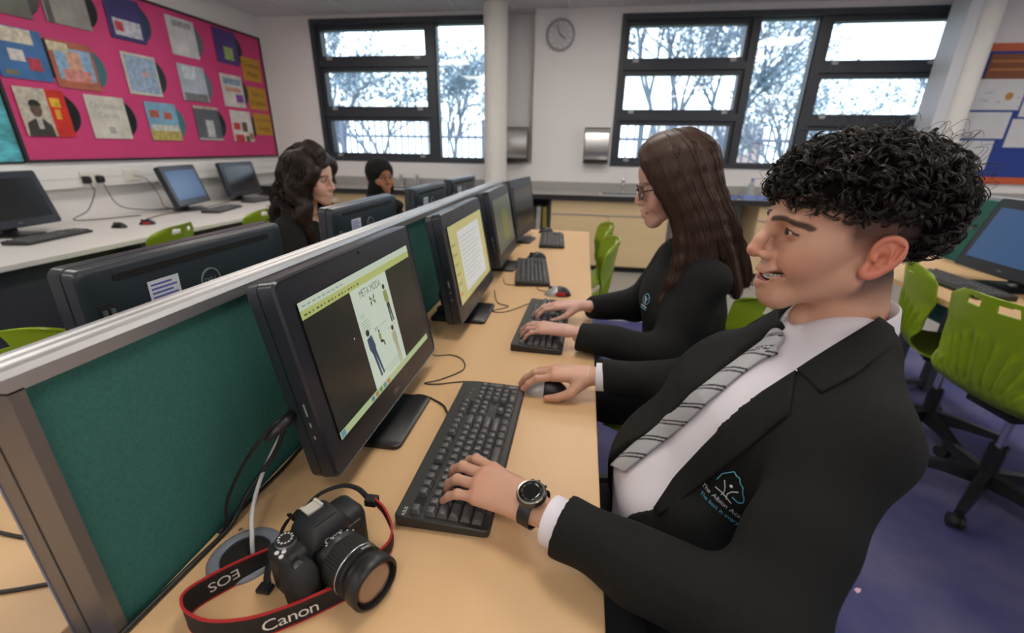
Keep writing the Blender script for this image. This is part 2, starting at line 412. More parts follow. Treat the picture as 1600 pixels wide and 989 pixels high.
# ================================================================== far wall worktop, cabinets, sinks
WT0, WT1 = 4.88, YF
wt = thing('worktop', 'long grey worktop with a dark edge along the window wall', 'worktop', (0, 5.16, .80))
obj('top', MB().box((XL + .005, WT0, .80), (4.6, WT1 - .002, .835)), GREYW, wt, world=True)
obj('edge_strip', MB().box((XL + .005, WT0 - .012, .785), (4.6, WT0, .833)), BLKM, wt, world=True)
obj('upstand', MB().box((XL + .005, WT1 - .03, .835), (4.6, WT1 - .002, .93)), GREYW, wt, world=True)
def cabinet(x0, x1, label, doors=2, group='base cabinets under the window worktop', drawer=True):
    t = thing('base_cabinet', label, 'cabinet', ((x0 + x1) / 2, 5.18, 0), group=group)
    y0 = 4.92; w = (x1 - x0) / 2
    bd = MB(); bd.box((-w, y0 - 5.16, .09), (-w + .018, .24, .78)); bd.box((w - .018, y0 - 5.16, .09), (w, .24, .78)); bd.box((-w + .018, y0 - 5.16, .09), (w - .018, .24, .108)); bd.box((-w + .018, .222, .108), (w - .018, .24, .78))
    obj('body', bd, CABW, t); obj('plinth', MB().box((-w, y0 - 5.12, 0), (w, .2, .09)), BLKM, t)
    zd = .62 if drawer else .775
    if drawer:
        d = obj('drawer_front', MB().box((-w + .003, y0 - 5.18, .632), (w - .003, y0 - 5.16, .775), .002), CABW, t)
        obj('pull_rail', MB().box((-w + .003, y0 - 5.186, .622), (w - .003, y0 - 5.164, .632)), ALU, d)
    n = doors
    for k in range(n):
        a = -w + 2 * w * k / n; b = -w + 2 * w * (k + 1) / n
        obj('door', MB().box((a + .003, y0 - 5.18, .07), (b - .003, y0 - 5.16, zd), .002), CABW, t)
    return t
cabinet(-3.5, -2.88, 'beech base cabinet next to the white bench corner', 1)
cabinet(-2.88, -2.26, 'beech base cabinet under the twin taps', 1)
cabinet(-2.26, -1.64, 'beech base cabinet right of the twin taps', 1)
cabinet(-1.64, -1.14, 'beech base cabinet by the white column', 1)
cabinet(-.33, .92, 'wide beech double cabinet under the sink', 2)
cabinet(1.80, 2.42, 'beech base cabinet with bare side beside the knee space', 1)
cabinet(2.42, 3.04, 'beech base cabinet nearest the right column', 1)
kp = thing('knee_space_panel', 'grey back panel of the knee space with a low wooden shelf', 'panel', (1.36, 5.3, 0))
obj('back_panel', MB().box((.93, 5.36, .0), (1.79, 5.38, .78)), mat('grey_panel', (.30, .30, .31), .6), kp, world=True)
obj('shelf', MB().box((1.35, 4.95, .06), (1.795, 5.36, .085)), CABW, kp, world=True)
sh = thing('open_shelf_unit', 'dark open shelf unit stuffed with folders below the worktop', 'shelf', (-.74, 5.18, 0))
obj('carcass', MB().box((-1.13, 5.36, 0), (-.335, 5.40, .78)).box((-1.13, 4.94, 0), (-1.11, 5.36, .78)).box((-.355, 4.94, 0), (-.337, 5.36, .78)).box((-1.11, 4.94, .38), (-.355, 5.36, .40)), DGREY, sh, world=True)
rd = random.Random(4); x = -1.08; k = 0
FC = [(.30, .16, .06), (.05, .05, .06), (.42, .28, .13), (.10, .10, .13), (.35, .30, .25), (.05, .07, .20), (.22, .04, .04), (.05, .14, .08), (.40, .40, .38), (.30, .24, .04), (.16, .06, .18), (.02, .16, .18)]
while x < -.42:
    wd = rd.uniform(.035, .06); tl = rd.uniform(-.12, .12); c = FC[k % 12]
    f = obj('folder', MB().box((-wd / 2 + .002, -.14, 0), (wd / 2 - .002, .14, .29), .004), mat('folder_%d' % (k % 12), c, .6))
    f.location = (x + wd / 2 + .015, 5.12, .40); f.rotation_euler = (0, tl * .3, 0)
    tag(f, ['brown', 'black', 'tan', 'charcoal', 'buff', 'navy', 'maroon', 'dark green', 'pale grey', 'mustard', 'purple', 'teal'][k % 12] + ' folder standing in the dark open shelf', 'folder', 'folders in the open shelf'); x += wd + .025; k += 1
bn = thing('waste_bin', 'small turquoise plastic bin under the worktop', 'bin', (1.60, 5.08, .085))
obj('shell', MB().lathe([(.085, 0), (.11, .25), (.115, .25), (.115, .262), (.104, .262), (.08, .01)], 20), mat('turquoise', (.03, .33, .36), .4), bn, smooth=50)
def sink(x, label):
    t = thing('sink', label, 'sink', (x, 5.12, .835))
    rim = MB(); 
    for a, b in (((-.24, -.17), (.24, -.14)), ((-.24, .14), (.24, .17)), ((-.24, -.14), (-.21, .14)), ((.21, -.14), (.24, .14))): rim.box((*a, 0), (*b, .006))
    obj('rim', rim, STEEL, t); obj('basin', MB().box((-.21, -.14, .0005), (.21, .14, .003)), mat('basin_steel', (.22, .24, .30), .25, metal=.8), t)
sink(-2.1, 'steel inset sink below the twin taps'); sink(.42, 'steel inset sink in front of the single tap')
sink(1.62, 'steel inset sink next to the clear bottle')
def tap(x, y, label):
    t = thing('tap', label, 'tap', (x, y, .835), group='sink taps on the window worktop')
    obj('pillar', MB().lathe([(.022, 0), (.022, .012), (.012, .02), (.012, .09), (.018, .1), (.018, .12), (0, .125)], 14), CHROME, t, smooth=40)
    obj('spout', MB().tube(spline([(0, 0, .085), (0, -.04, .11), (0, -.09, .105), (0, -.105, .085)], 5), .008, 8), CHROME, t, smooth=True)
    obj('handle', MB().lathe([(.022, 0), (.026, .012), (.02, .03), (0, .034)], 12, Matrix.Translation((0, 0, .122))), CHROME, t, smooth=40)
tap(-2.2, 5.34, 'chrome tap behind the girl in the headscarf, nearer the corner'); tap(-1.99, 5.34, 'chrome tap behind the girl in the headscarf, nearer the column')
tap(.45, 5.34, 'chrome tap in front of the girl with glasses')
bt = thing('bottle', 'clear plastic bottle standing on the window worktop', 'bottle', (1.80, 5.28, .835))
obj('body', MB().lathe([(.03, 0), (.034, .01), (.034, .11), (.014, .15), (.013, .17)], 16), mat('clear_plastic', (.7, .78, .85), .15, trans=.6), bt, smooth=40)
obj('cap', MB().lathe([(.015, .165), (.015, .19), (0, .19)], 12), mat('blue_cap', (.05, .15, .45), .4), bt)
for i, (x, y, s, c, lb) in enumerate([(1.45, 5.02, .12, (.16, .22, .50), 'blue plastic tray lying on the window worktop'), (1.75, 5.0, .13, (.22, .30, .60), 'lighter blue tray on the worktop by the bottle')]):
    t = thing('tray', lb, 'tray', (x, y, .835)); c_ = mat('tray_%d' % i, c, .4); tr = MB().box((-s, -.09, 0), (s, .09, .006))
    for a, b in (((-s, -.09), (s, -.082)), ((-s, .082), (s, .09)), ((-s, -.082), (-s + .008, .082)), ((s - .008, -.082), (s, .082))): tr.box((*a, .006), (*b, .03))
    obj('tray_shell', tr, c_, t)
def dispenser(x, label):
    t = thing('paper_dispenser', label, 'dispenser', (x, YF - .002, 1.15), group='steel dispensers on the window wall')
    n = 10; rings = []
    for k in range(n + 1):
        a = PI * k / n; rings.append([(sx, -.11 * math.sin(a) ** .7, .18 - .17 * math.cos(a)) for sx in (-.13, .13)])
    pts = [[(sx, (-.02 - .09 * math.sin(a) ** .6), .18 - .175 * math.cos(a)) for a in [PI * k / n for k in range(n + 1)]] for sx in (-.13, .13)]
    mb = MB(); mb.grid(pts)
    for sx, side in ((-.13, pts[0]), (.13, pts[1])): mb.add(side + [(sx, 0, .355), (sx, 0, .005)], [tuple(range(n + 3))])
    obj('cover', mb, STEEL, t, smooth=40); obj('back_plate', MB().box((-.14, -.012, -.01), (.14, 0, .37)), mat('dark_bronze', (.10, .085, .07), .5, metal=.6), t)
    obj('bottom_lip', MB().box((-.135, -.10, -.004), (.135, -.012, .006)), MATS['dark_bronze'], t)
dispenser(-.80, 'steel paper dispenser at the recess added for shade by the column'); dispenser(.12, 'steel paper dispenser under the clock beside the wide window')
ck = thing('wall_clock', 'round grey wall clock high between the windows', 'clock', (-.345, YF - .002, 2.42))
MR = Matrix.Rotation(PI / 2, 4, 'X')
obj('case', MB().lathe([(.145, 0), (.15, .01), (.15, .03), (.135, .04), (.13, .032)], 36, MR, False), mat('clock_grey', (.45, .44, .46), .3, metal=.5), ck, smooth=40)
obj('dial', MB().lathe([(.131, .03), (0, .031)], 36, MR), mat('clock_dial', (.50, .49, .52), .4), ck)
for k in range(12):
    a = 2 * PI * k / 12; obj('hour_mark', MB().box((-.006, -.0345, .095), (.006, -.0315, .12)), mat('clock_mark', (.75, .74, .76), .4), ck).rotation_euler = (0, a, 0)
obj('hand', MB().box((-.005, -.037, -.015), (.005, -.035, .07)), BLK, ck).rotation_euler = (0, 2.2, 0)
obj('hand', MB().box((-.0035, -.039, -.015), (.0035, -.037, .1)), BLK, ck).rotation_euler = (0, -.5, 0)

# ------------------------------------------------------------------ right hand notice board on the far wall
ob = thing('notice_board', 'orange bordered blue notice board with white sheets', 'board', (4.3, YF - .002, 1.05))
obj('backing', MB().box((-.72, -.02, 0), (1.4, 0, 1.2)), mat('royal_blue', (.012, .045, .26), .7), ob)
ORG = mat('orange_border', (.55, .10, .03), .6)
for a, b in (((-.75, -.03), (1.43, .035)), ((-.75, 1.165), (1.43, 1.23)), ((-.75, .035), (-.69, 1.165)), ((1.37, .035), (1.43, 1.165))): obj('border', MB().box((a[0], -.026, a[1]), (b[0], 0, b[1])), ORG, ob)
obj('title_card', MB().box((-.55, -.028, .93), (-.02, -.021, 1.14)), mat('brown_card', (.20, .065, .025), .7), ob)
for z in (1.0, 1.07): obj('title_band', MB().box((-.53, -.031, z), (-.04, -.0285, z + .018)), mat('orange_print', (.42, .16, .04), .7), ob)
PAP = mat('paper', (.60, .61, .64), .7, noise=(9, .05))
for (x, z, wd, h) in ((-.66, .66, .50, .27), (-.14, .60, .56, .33), (-.66, .40, .46, .24), (-.66, .10, .40, .28), (-.17, .32, .60, .26), (.46, .36, .56, .56)):
    p = obj('sheet', MB().box((x, -.024, z), (x + wd, -.0205, z + h)), PAP, ob)
rd = random.Random(9)
for k in range(16):
    x, z = rd.uniform(-.60, .25), rd.uniform(.68, .90); obj('pencil_mark', MB().box((x, -.0255, z), (x + rd.uniform(.02, .07), -.0243, z + .006)), mat('graphite', (.28, .29, .32), .8), ob).rotation_euler = (0, 0, 0)
obj('sticker', MB().lathe([(.035, 0), (0, .001)], 14, Matrix.Translation((-.28, -.025, .78)) @ MR), mat('ochre', (.42, .22, .06), .7), ob)

# ================================================================== left wall: bench, trunking, display board
be = thing('wall_bench', 'long white bench on a dark panel under the pink board', 'bench', (-3.3, 2.2, 0))
obj('bench_top', MB().box((XL + .004, -1.5, .70), (-2.74, 4.78, .73), .003), WHITEB, be, world=True)
obj('front_panel', MB().box((-2.92, -1.45, .02), (-2.90, 4.74, .70)), DGREY, be, world=True)
obj('end_panel', MB().box((XL + .01, 4.72, 0), (-2.92, 4.74, .70)), DGREY, be, world=True)
for y in (-1.2, .6, 2.4, 4.2): obj('bracket', MB().box((-2.90, y - .02, .60), (-2.76, y + .02, .70)), DGREY, be, world=True)
tk = thing('cable_trunking', 'white dado cable trunking along the wall above the bench', 'trunking', (XL, 2, .97))
obj('channel', MB().box((XL + .001, -2, .965), (XL + .075, 5.40, 1.105), .004), WHITE, tk, world=True)
obj('seam', MB().box((XL + .074, -2, 1.03), (XL + .078, 5.40, 1.034)), mat('seam_grey', (.5, .5, .5), .5), tk, world=True)
def socket(y, lb, plugs):
    t = thing('socket_plate', lb, 'socket', (XL + .075, y, 1.035), group='socket plates on the trunking')
    obj('plate', MB().box((.001, -.073, -.043), (.012, .073, .043), .004), mat('socket_cream', (.74, .72, .66), .4), t)
    for s in (-.036, .036): obj('switch', MB().box((.012, s - .008, .018), (.015, s + .008, .034), .001), WHITE, t)
    for s in plugs:
        p = thing('plug', 'black wall plug whose lead runs ' + ('towards the bench screen with the blue reflection' if s > 0 else 'towards the turquoise poster'), 'plug', (XL + .088, y + s, 1.02), group='black plugs above the bench')
        obj('plug_body', MB().loft([[(xx, yy * q, zz * q - .0) for yy, zz in rrect(.026, .028, .012)] for xx, q in ((0, 1), (.018, 1), (.034, .8), (.038, .5))]), BLK, p, smooth=50)
        x0 = XL + .088
        e = (XL + .12, y + s + (.35 if s > 0 else -.18), .742)
        obj('lead', MB().tube(spline([(x0 + .03, y + s, .995), (x0 + .036, y + s + .01, .93), (XL + .10, y + s + (.10 if s > 0 else -.06), .80), e, (XL + .3, e[1] + .35, .737)], 8), .004, 6), mat('grey_lead', (.10, .10, .10), .5), p, world=True, smooth=True)
socket(3.02, 'cream double socket with two black plugs', (-.05, .05)); socket(3.36, 'cream data outlet plate right of the two plugs', ())
socket(4.35, 'cream double socket between the two far screens', ())
ld = obj('data_lead', MB().tube(spline([(XL + .09, 3.36, 1.03), (XL + .13, 3.43, 1.0), (XL + .12, 3.52, .85), (XL + .14, 3.55, .74), (XL + .4, 3.62, .737)], 8), .003, 6), MATS['grey_lead'], smooth=True, label='thin grey data lead hanging from the outlet plate', cat='cable')
ld2 = obj('loose_leads', MB().tube(spline([(XL + .5, 3.0, .736), (XL + .42, 3.3, .737), (XL + .52, 3.55, .737), (XL + .4, 3.75, .738), (XL + .3, 4.1, .738)], 8), .004, 6), MATS['grey_lead'], smooth=True, label='black lead trailing along the back of the white bench', cat='cable')

BX = XL + .012
pb = thing('display_board', 'pink display board in a thin black frame', 'board', (XL, 4.0, 1.15))
PINK = mat('pink_paper', (.60, .045, .19), .65, noise=(2.5, .08))
obj('backing', MB().box((XL + .001, 2.70, 1.165), (BX, 5.385, 2.43)), PINK, pb, world=True)
fr = MB()
for a, b in (((2.68, 1.15), (5.40, 1.168)), ((2.68, 2.425), (5.40, 2.443)), ((2.68, 1.168), (2.70, 2.425)), ((5.382, 1.168), (5.40, 2.425))): fr.box((XL + .001, a[0], a[1]), (BX + .012, b[0], b[1]))
obj('frame', fr, BLKM, pb, world=True)
tp = thing('poster', 'turquoise and white poster beside the pink board', 'poster', (XL, 2.3, 1.15))
obj('sheet', MB().box((XL + .001, 1.5, 1.16), (XL + .006, 2.675, 1.75)), mat('turquoise_poster', (.10, .48, .58), .6, noise=(7, .6, (1, 1, 3))), tp, world=True)
obj('edging', MB().box((XL + .001, 1.5, 1.145), (XL + .008, 2.675, 1.16)), BLKM, tp, world=True)
VINYL = mat('vinyl_black', (.012, .012, .014), .28)
def cov(name, base, amt=.5, scale=6): return mat('cover_' + name, base, .35, noise=(scale, amt))
RECS = [  # y of the left edge, z of the bottom, main colour, blocks [(y0,z0,y1,z1,colour)], label
 (2.705, 2.075, (.10, .10, .08), [(.0, .2, .315, .315, (.45, .33, .06))], 'record with a dark sleeve topped in ochre', 'vinyl_black'),
 (3.11, 2.09, (.28, .27, .25), [(.01, 0, .05, .315, (.06, .06, .06))], 'record in a plain faded grey sleeve', 'vinyl_black'),
 (3.57, 2.085, (.05, .04, .16), [(.04, .03, .28, .15, (.55, .55, .62)), (.05, .06, .12, .13, (.5, .06, .10))], 'record in a navy sleeve with a pale crowd', 'disc_blue'),
 (4.13, 2.065, (.55, .54, .55), [(.06, .24, .27, .29, (.30, .30, .30))], 'record in a pale grey mottled sleeve', 'disc_grey'),
 (4.68, 2.09, (.07, .04, .20), [(.11, .04, .24, .16, (.32, .42, .14))], 'record in a violet sleeve with a green patch', 'vinyl_black'),
 (2.715, 1.69, (.05, .16, .38), [(.03, .22, .25, .31, (.60, .55, .45)), (.08, .11, .17, .18, (.62, .60, .58)), (.18, .06, .26, .14, (.45, .05, .08)), (.03, .02, .10, .05, (.20, .18, .10))], 'record in a blue sleeve with a cream banner and red figure', 'vinyl_black'),
 (3.05, 1.665, (.42, .13, .08), [(.03, .06, .29, .27, (.25, .42, .62)), (.11, .08, .21, .25, (.62, .35, .25)), (.06, .05, .26, .13, (.60, .25, .22)), (.0, .24, .14, .30, (.58, .52, .36))], 'record in a terracotta sleeve with a sky blue panel', 'disc_teal'),
 (3.60, 1.68, (.58, .55, .48), [(.02, .02, .295, .295, (.30, .40, .55)), (.15, .15, .23, .19, (.52, .35, .35))], 'record in a cream edged hazy blue sleeve', 'vinyl_black'),
 (4.14, 1.68, (.40, .45, .52), [(.02, .0, .30, .07, (.16, .16, .15)), (.05, .19, .2, .3, (.55, .6, .66))], 'record in a misty silver blue sleeve', 'disc_grey'),
 (4.66, 1.67, (.60, .58, .56), [(.03, .22, .28, .28, (.22, .30, .42)), (.05, .15, .27, .19, (.55, .28, .20)), (.18, .05, .29, .13, (.22, .06, .30))], 'record in a white sleeve with banded print and purple corner', 'vinyl_black'),
 (2.745, 1.325, (.62, .03, .02), [(.0, .0, .19, .315, (.52, .48, .40)), (.205, .20, .27, .26, (.70, .42, .03)), (.22, .12, .255, .185, (.70, .42, .03))], 'record in a red and cream sleeve with a portrait', 'vinyl_black'),
 (3.20, 1.32, (.62, .60, .53), [(.13, .04, .18, .09, (.35, .35, .36))], 'record in a plain cream sleeve with old lettering', 'vinyl_black'),
 (3.70, 1.315, (.20, .40, .55), [(.0, .0, .315, .10, (.45, .36, .10)), (.03, .19, .12, .25, (.42, .10, .06)), (.17, .18, .25, .24, (.42, .10, .06)), (.02, .08, .30, .13, (.55, .55, .50))], 'record in a sky blue sleeve with red clouds over a crowd', 'disc_teal'),
 (4.22, 1.325, (.10, .11, .13), [(.0, .0, .315, .02, (.4, .4, .36)), (.12, .03, .22, .19, (.50, .50, .50)), (.0, .29, .315, .315, (.42, .36, .28))], 'record in a dark grey sleeve with a pale figure', 'vinyl_black'),
 (4.70, 1.32, (.66, .64, .62), [(.02, .0, .16, .07, (.50, .04, .04)), (.02, .12, .12, .19, (.55, .05, .05)), (.15, .10, .23, .20, (.10, .07, .06)), (.18, .0, .24, .06, (.08, .10, .05)), (.25, .02, .30, .09, (.45, .12, .06))], 'record in a white sleeve with red stripes', 'vinyl_black')]
mat('disc_blue', (.03, .05, .10), .28); mat('disc_grey', (.10, .12, .14), .28); mat('disc_teal', (.06, .17, .20), .28)
MRX = Matrix.Rotation(PI / 2, 4, 'Y')
for i, (y, z, c, bl, lb, dm) in enumerate(RECS):
    t = thing('record', lb + ' on the pink board', 'record', (BX, y, z), group='records on the pink board')
    d = obj('disc', MB().lathe([(.148, 0), (.148, .003), (.05, .0035), (.05, .002), (0, .002)], 40, Matrix.Translation((.001, .245, .157)) @ MRX), MATS[dm], t, smooth=30)
    obj('disc_label', MB().lathe([(.049, .0022), (0, .0042)], 24, Matrix.Translation((.001, .245, .157)) @ MRX), mat('disc_label_%d' % (i % 3), [(.55, .45, .06), (.45, .06, .06), (.5, .5, .5)][i % 3], .5), d)
    s = obj('sleeve', MB().box((.0045, 0, 0), (.010, .312, .315)), cov(str(i), c, .22, 9), t)
    for k, (a, b, a2, b2, c2) in enumerate(bl): obj('sleeve_print', MB().box((.010, a, b), (.0106 + .0002 * k, a2, b2)), cov('%d_%d' % (i, k), c2, .35, 30), s)
    if i == 10:   # plain generic portrait: suit, face, hair
        for nm_, pts_, c_ in (('printed_suit', [(.012, 0), (.178, 0), (.170, .075), (.128, .115), (.075, .115), (.022, .085)], (.05, .045, .04)), ('printed_shirt', [(.085, .05), (.115, .05), (.118, .115), (.082, .115)], (.50, .48, .44)),
                             ('printed_face', [(.100 + .036 * math.cos(a), .178 + .052 * math.sin(a)) for a in [2 * PI * k / 20 for k in range(20)]], (.13, .085, .065)), ('printed_hair', [(.100 + .039 * math.cos(a), .200 + .040 * math.sin(a)) for a in [PI * k / 12 for k in range(13)]], (.02, .018, .016))):
            obj(nm_, MB().prism(pts_, .0008, frame((.0108 + .0004 * (nm_ in ('printed_face', 'printed_shirt')) + .0008 * (nm_ == 'printed_hair'), 0, 0), (0, 1, 0), (0, 0, 1))), cov('p_' + nm_, c_, .3, 30), s)
    if i == 11:
        ink = mat('old_ink', (.33, .33, .34), .7)
        text('lettering', 'Christmas', .062, ink, s, frame((.0108, .156, .245), (0, 1, 0), (0, 0, 1))); text('lettering', 'Carols', .062, ink, s, frame((.0108, .156, .175), (0, 1, 0), (0, 0, 1)))
OCH = mat('ochre_card', (.50, .27, .03), .65); INK = mat('dark_print', (.10, .06, .02), .7)
for y, z, wl, lb in ((5.03, 1.965, ('Creative', 'iMedia'), 'ochre card reading Creative iMedia'), (5.05, 1.67, ('Unit 2', 'Graphics'), 'ochre card reading Unit 2 Graphics'), (5.07, 1.395, ('Visual Identity', 'Design'), 'ochre card lowest of the three on the pink board')):
    t = thing('title_card', lb + ', top of the column' if wl[1] == 'iMedia' else lb, 'card', (BX, y, z), group='ochre title cards on the pink board')
    c = obj('card', MB().box((.001, 0, 0), (.005, .30, .235)), OCH, t)
    for k, s in enumerate(wl): text('lettering', s, .072 if len(s) < 10 else .046, INK, c, frame((.0055, .15, .165 - .09 * k), (0, 1, 0), (0, 0, 1)))

# ================================================================== desks and the green screen
def desk(name, label, x0, x1, y0, y1, legs):
    t = thing(name, label, 'desk', ((x0 + x1) / 2, (y0 + y1) / 2, 0))
    obj('desk_top', MB().box((x0, y0, .704), (x1, y1, .73), .002), BEECH, t, world=True)
    for y in legs:
        for x in (x0 + .06, x1 - .06): obj('leg', MB().box((x - .02, y - .03, 0), (x + .02, y + .03, .70)), DGREY, t, world=True)
        obj('foot_rail', MB().box((x0 + .08, y - .02, .03), (x1 - .08, y + .02, .06)), DGREY, t, world=True)
        obj('top_rail', MB().box((x0 + .08, y - .02, .66), (x1 - .08, y + .02, .70)), DGREY, t, world=True)
    return t
D1 = desk('computer_desk', 'long beech desk with four computers along the green screen', -.53, .067, -.7, 3.28, (-.5, 1.86, 3.1))
D2 = desk('computer_desk', 'beech desk behind the green screen where two girls sit', -1.20, -.602, -.7, 3.28, (-.5, 1.86, 3.1))
D3 = desk('computer_desk', 'beech desk of the neighbouring island by the green swivel chairs', 1.53, 2.128, .6, 3.0, (.8, 2.62, 2.88))
def screen(label, x, y0, y1, endpost=False):
    t = thing('desk_screen', label, 'partition', (x, (y0 + y1) / 2, .35))
    obj('fabric_panel', MB().box((x - .026, y0 + .012, .36), (x + .026, y1 - .012, 1.075), .006), FABRIC, t, world=True)
    tr = MB(); n = [(-.012, 1.070), (-.012, 1.090), (-.009, 1.096), (-.001, 1.096), (.001, 1.0935), (.006, 1.0935), (.008, 1.096), (.016, 1.096), (.018, 1.0935), (.023, 1.0935), (.025, 1.095), (.030, 1.093), (.033, 1.086), (.033, 1.070)]
    tr.loft([[(x + a, y, b) for a, b in n] for y in (y0, y1)]); obj('top_rail', tr, ALU, t, world=True)
    for y, s in ((y0, -1), (y1, 1)):
        p = MB(); yy = (y, y + .014) if s < 0 else (y - .014, y)
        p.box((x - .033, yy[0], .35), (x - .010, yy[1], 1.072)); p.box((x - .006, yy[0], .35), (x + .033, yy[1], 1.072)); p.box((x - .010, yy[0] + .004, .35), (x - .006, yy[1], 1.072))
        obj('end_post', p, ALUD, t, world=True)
        obj('corner_trim', MB().box((x - .036, yy[0] - .001, .35), (x - .0325, yy[1], 1.072)), mat('blue_edge_reflection', (.22, .28, .42), .4, metal=.6), t, world=True)  # blue reflection along the post edge is put into this colour
screen('teal fabric desk screen with aluminium rail with the exposed bronze end post', -.565, .287, 1.685)
screen('teal fabric desk screen with aluminium rail ending by the white column', -.565, 1.690, 3.083)
screen('teal fabric desk screen of the neighbouring island', 2.165, .8, 2.95)
# ================================================================== chairs
def chair_shell():
    prof = [(.225, .425), (.20, .440), (.12, .447), (.02, .442), (-.08, .440), (-.15, .450), (-.195, .485), (-.218, .54), (-.230, .60), (-.242, .68), (-.256, .76), (-.268, .83), (-.272, .85)]
    C = spline([(0, a, b) for a, b in prof], 9); nv = len(C); nu = 61; P = []
    for i, c in enumerate(C):
        t = i / (nv - 1); back = min(1, max(0, (c[2] - .47) / .1))
        hw = .205 - .02 * math.sin(PI * min(1, t * 1.6)) * 0 + (.012 if back else 0)
        if back: hw = .178 + .042 * min(1, max(0, (c[2] - .5) / .22)) ; hw -= .035 * max(0, (c[2] - .80) / .05) ** 2
        else: hw = .205 - .05 * max(0, (c[1] - .17) / .055) ** 2 - .028 * max(0, (-c[1] - .09) / .1)
        row = []
        for j in range(nu):
            u = -1 + 2 * j / (nu - 1)
            y = c[1] + back * (.075 * u * u) * min(1, (c[2] - .45) / .25)
            z = c[2] + (1 - back) * (.018 * u * u) - back * .03 * u ** 4 * max(0, (c[2] - .78) / .07)
            # curved ribs low on the back
            if .50 < c[2] < .73:
                a = abs(u); lim = .73 - .10 * a; f = max(0, min(1, (lim - c[2]) / .03)) * max(0, min(1, (c[2] - .50) / .03))
                y -= .0075 * f * math.sin(a * (1.25 - 1.1 * (c[2] - .5)) * 2 * PI * 4.2)
            row.append((u * hw, y, z))
        P.append(row)
    bm = bmesh.new(); V = [[bm.verts.new(p) for p in r] for r in P]
    for i in range(nv - 1):
        for j in range(nu - 1):
            zc = P[i][j][2]; a = abs(-1 + 2 * (j + .5) / (nu - 1))
            if zc > .79 and .805 < (P[i][j][2] + P[i + 1][j][2]) / 2 < .832 and .12 < a < .42: continue
            bm.faces.new((V[i][j], V[i][j + 1], V[i + 1][j + 1], V[i + 1][j]))
    bmesh.ops.recalc_face_normals(bm, faces=bm.faces[:])
    bmesh.ops.solidify(bm, geom=bm.faces[:], thickness=.007)
    return MB().bm(bm)
CH0 = None
def chair(label, x, y, rz, group='lime green swivel chairs'):
    """faces local +y"""
    global CH0
    if CH0 is None:
        t = thing('swivel_chair', label, 'chair', (x, y, 0), rz, group)
        obj('shell', chair_shell(), GREEN, t, smooth=45)
        obj('seat_plate', MB().box((-.09, -.11, .405), (.09, .11, .435), .006), BLKM, t)
        obj('gas_lift', MB().lathe([(.014, .22), (.014, .41)], 14), CHROME, t, smooth=40)
        obj('column_sleeve', MB().lathe([(.028, .07), (.028, .22), (.024, .25)], 16), BLK, t, smooth=40)
        obj('lever', MB().tube([(.05, .02, .40), (.17, .03, .395), (.21, .03, .385)], [.005, .005, .009], 6), BLK, t, smooth=True)
        for k in range(5):
            a = 2 * PI * k / 5 + .3; d = Vector((math.cos(a), math.sin(a), 0)); n = Vector((-d.y, d.x, 0))
            rings = []
            for s, h, w_, z in ((.02, .03, .026, .105), (.12, .022, .022, .10), (.26, .014, .016, .078), (.285, .012, .014, .072)):
                rings.append([tuple(d * s + n * (sx * w_) + Vector((0, 0, z + sz * h))) for sx, sz in ((-1, -1), (1, -1), (.7, 1), (-.7, 1))])
            ar = obj('star_arm', MB().loft(rings), BLK, t)
            M = Matrix.Translation(d * .275) @ Matrix.Rotation(a + .5, 4, 'Z') @ Matrix.Rotation(PI / 2, 4, 'X')
            obj('castor', MB().lathe([(.012, -.024), (.026, -.022), (.026, -.006), (.02, -.004), (.02, .004), (.026, .006), (.026, .022), (.012, .024)], 16, M @ Matrix.Translation((0, .027, 0))), BLKM, ar, smooth=40)
        CH0 = t
    else:
        t = copy_tree(CH0, label=label); t.location = (x, y, 0); t.rotation_euler = (0, 0, rz)
    return t
chair('lime green swivel chair tucked at the neighbouring desk with its ribbed back showing', 1.66, 1.68, -PI / 2 + .12)
chair('lime green swivel chair turned side on at the neighbouring desk', 1.75, 2.14, -PI / 2 - .42)
chair('lime green chair the girl with glasses sits on', .36, 1.40, PI / 2 - .1)
chair('empty lime green chair next to the girl with glasses', -.05, 2.42, PI / 2)
chair('empty lime green chair at the window end of the computer desk', -.05, 2.92, PI / 2 + .05)
chair('lime green chair the smiling boy sits on', .155, .735, PI / 2)
chair('lime green chair with its back slots showing at the white bench', -2.575, 2.22, PI / 2 + .25)
chair('lime green chair at the far end of the white bench', -2.575, 3.02, PI / 2 + .1)
chair('lime green chair behind the screen at the black monitor back', -1.18, .72, -PI / 2)
chair('lime green chair the girl with wavy hair sits on', -1.42, 1.90, -PI / 2)
chair('lime green chair the girl in the headscarf sits on', -1.50, 2.95, -PI / 2)

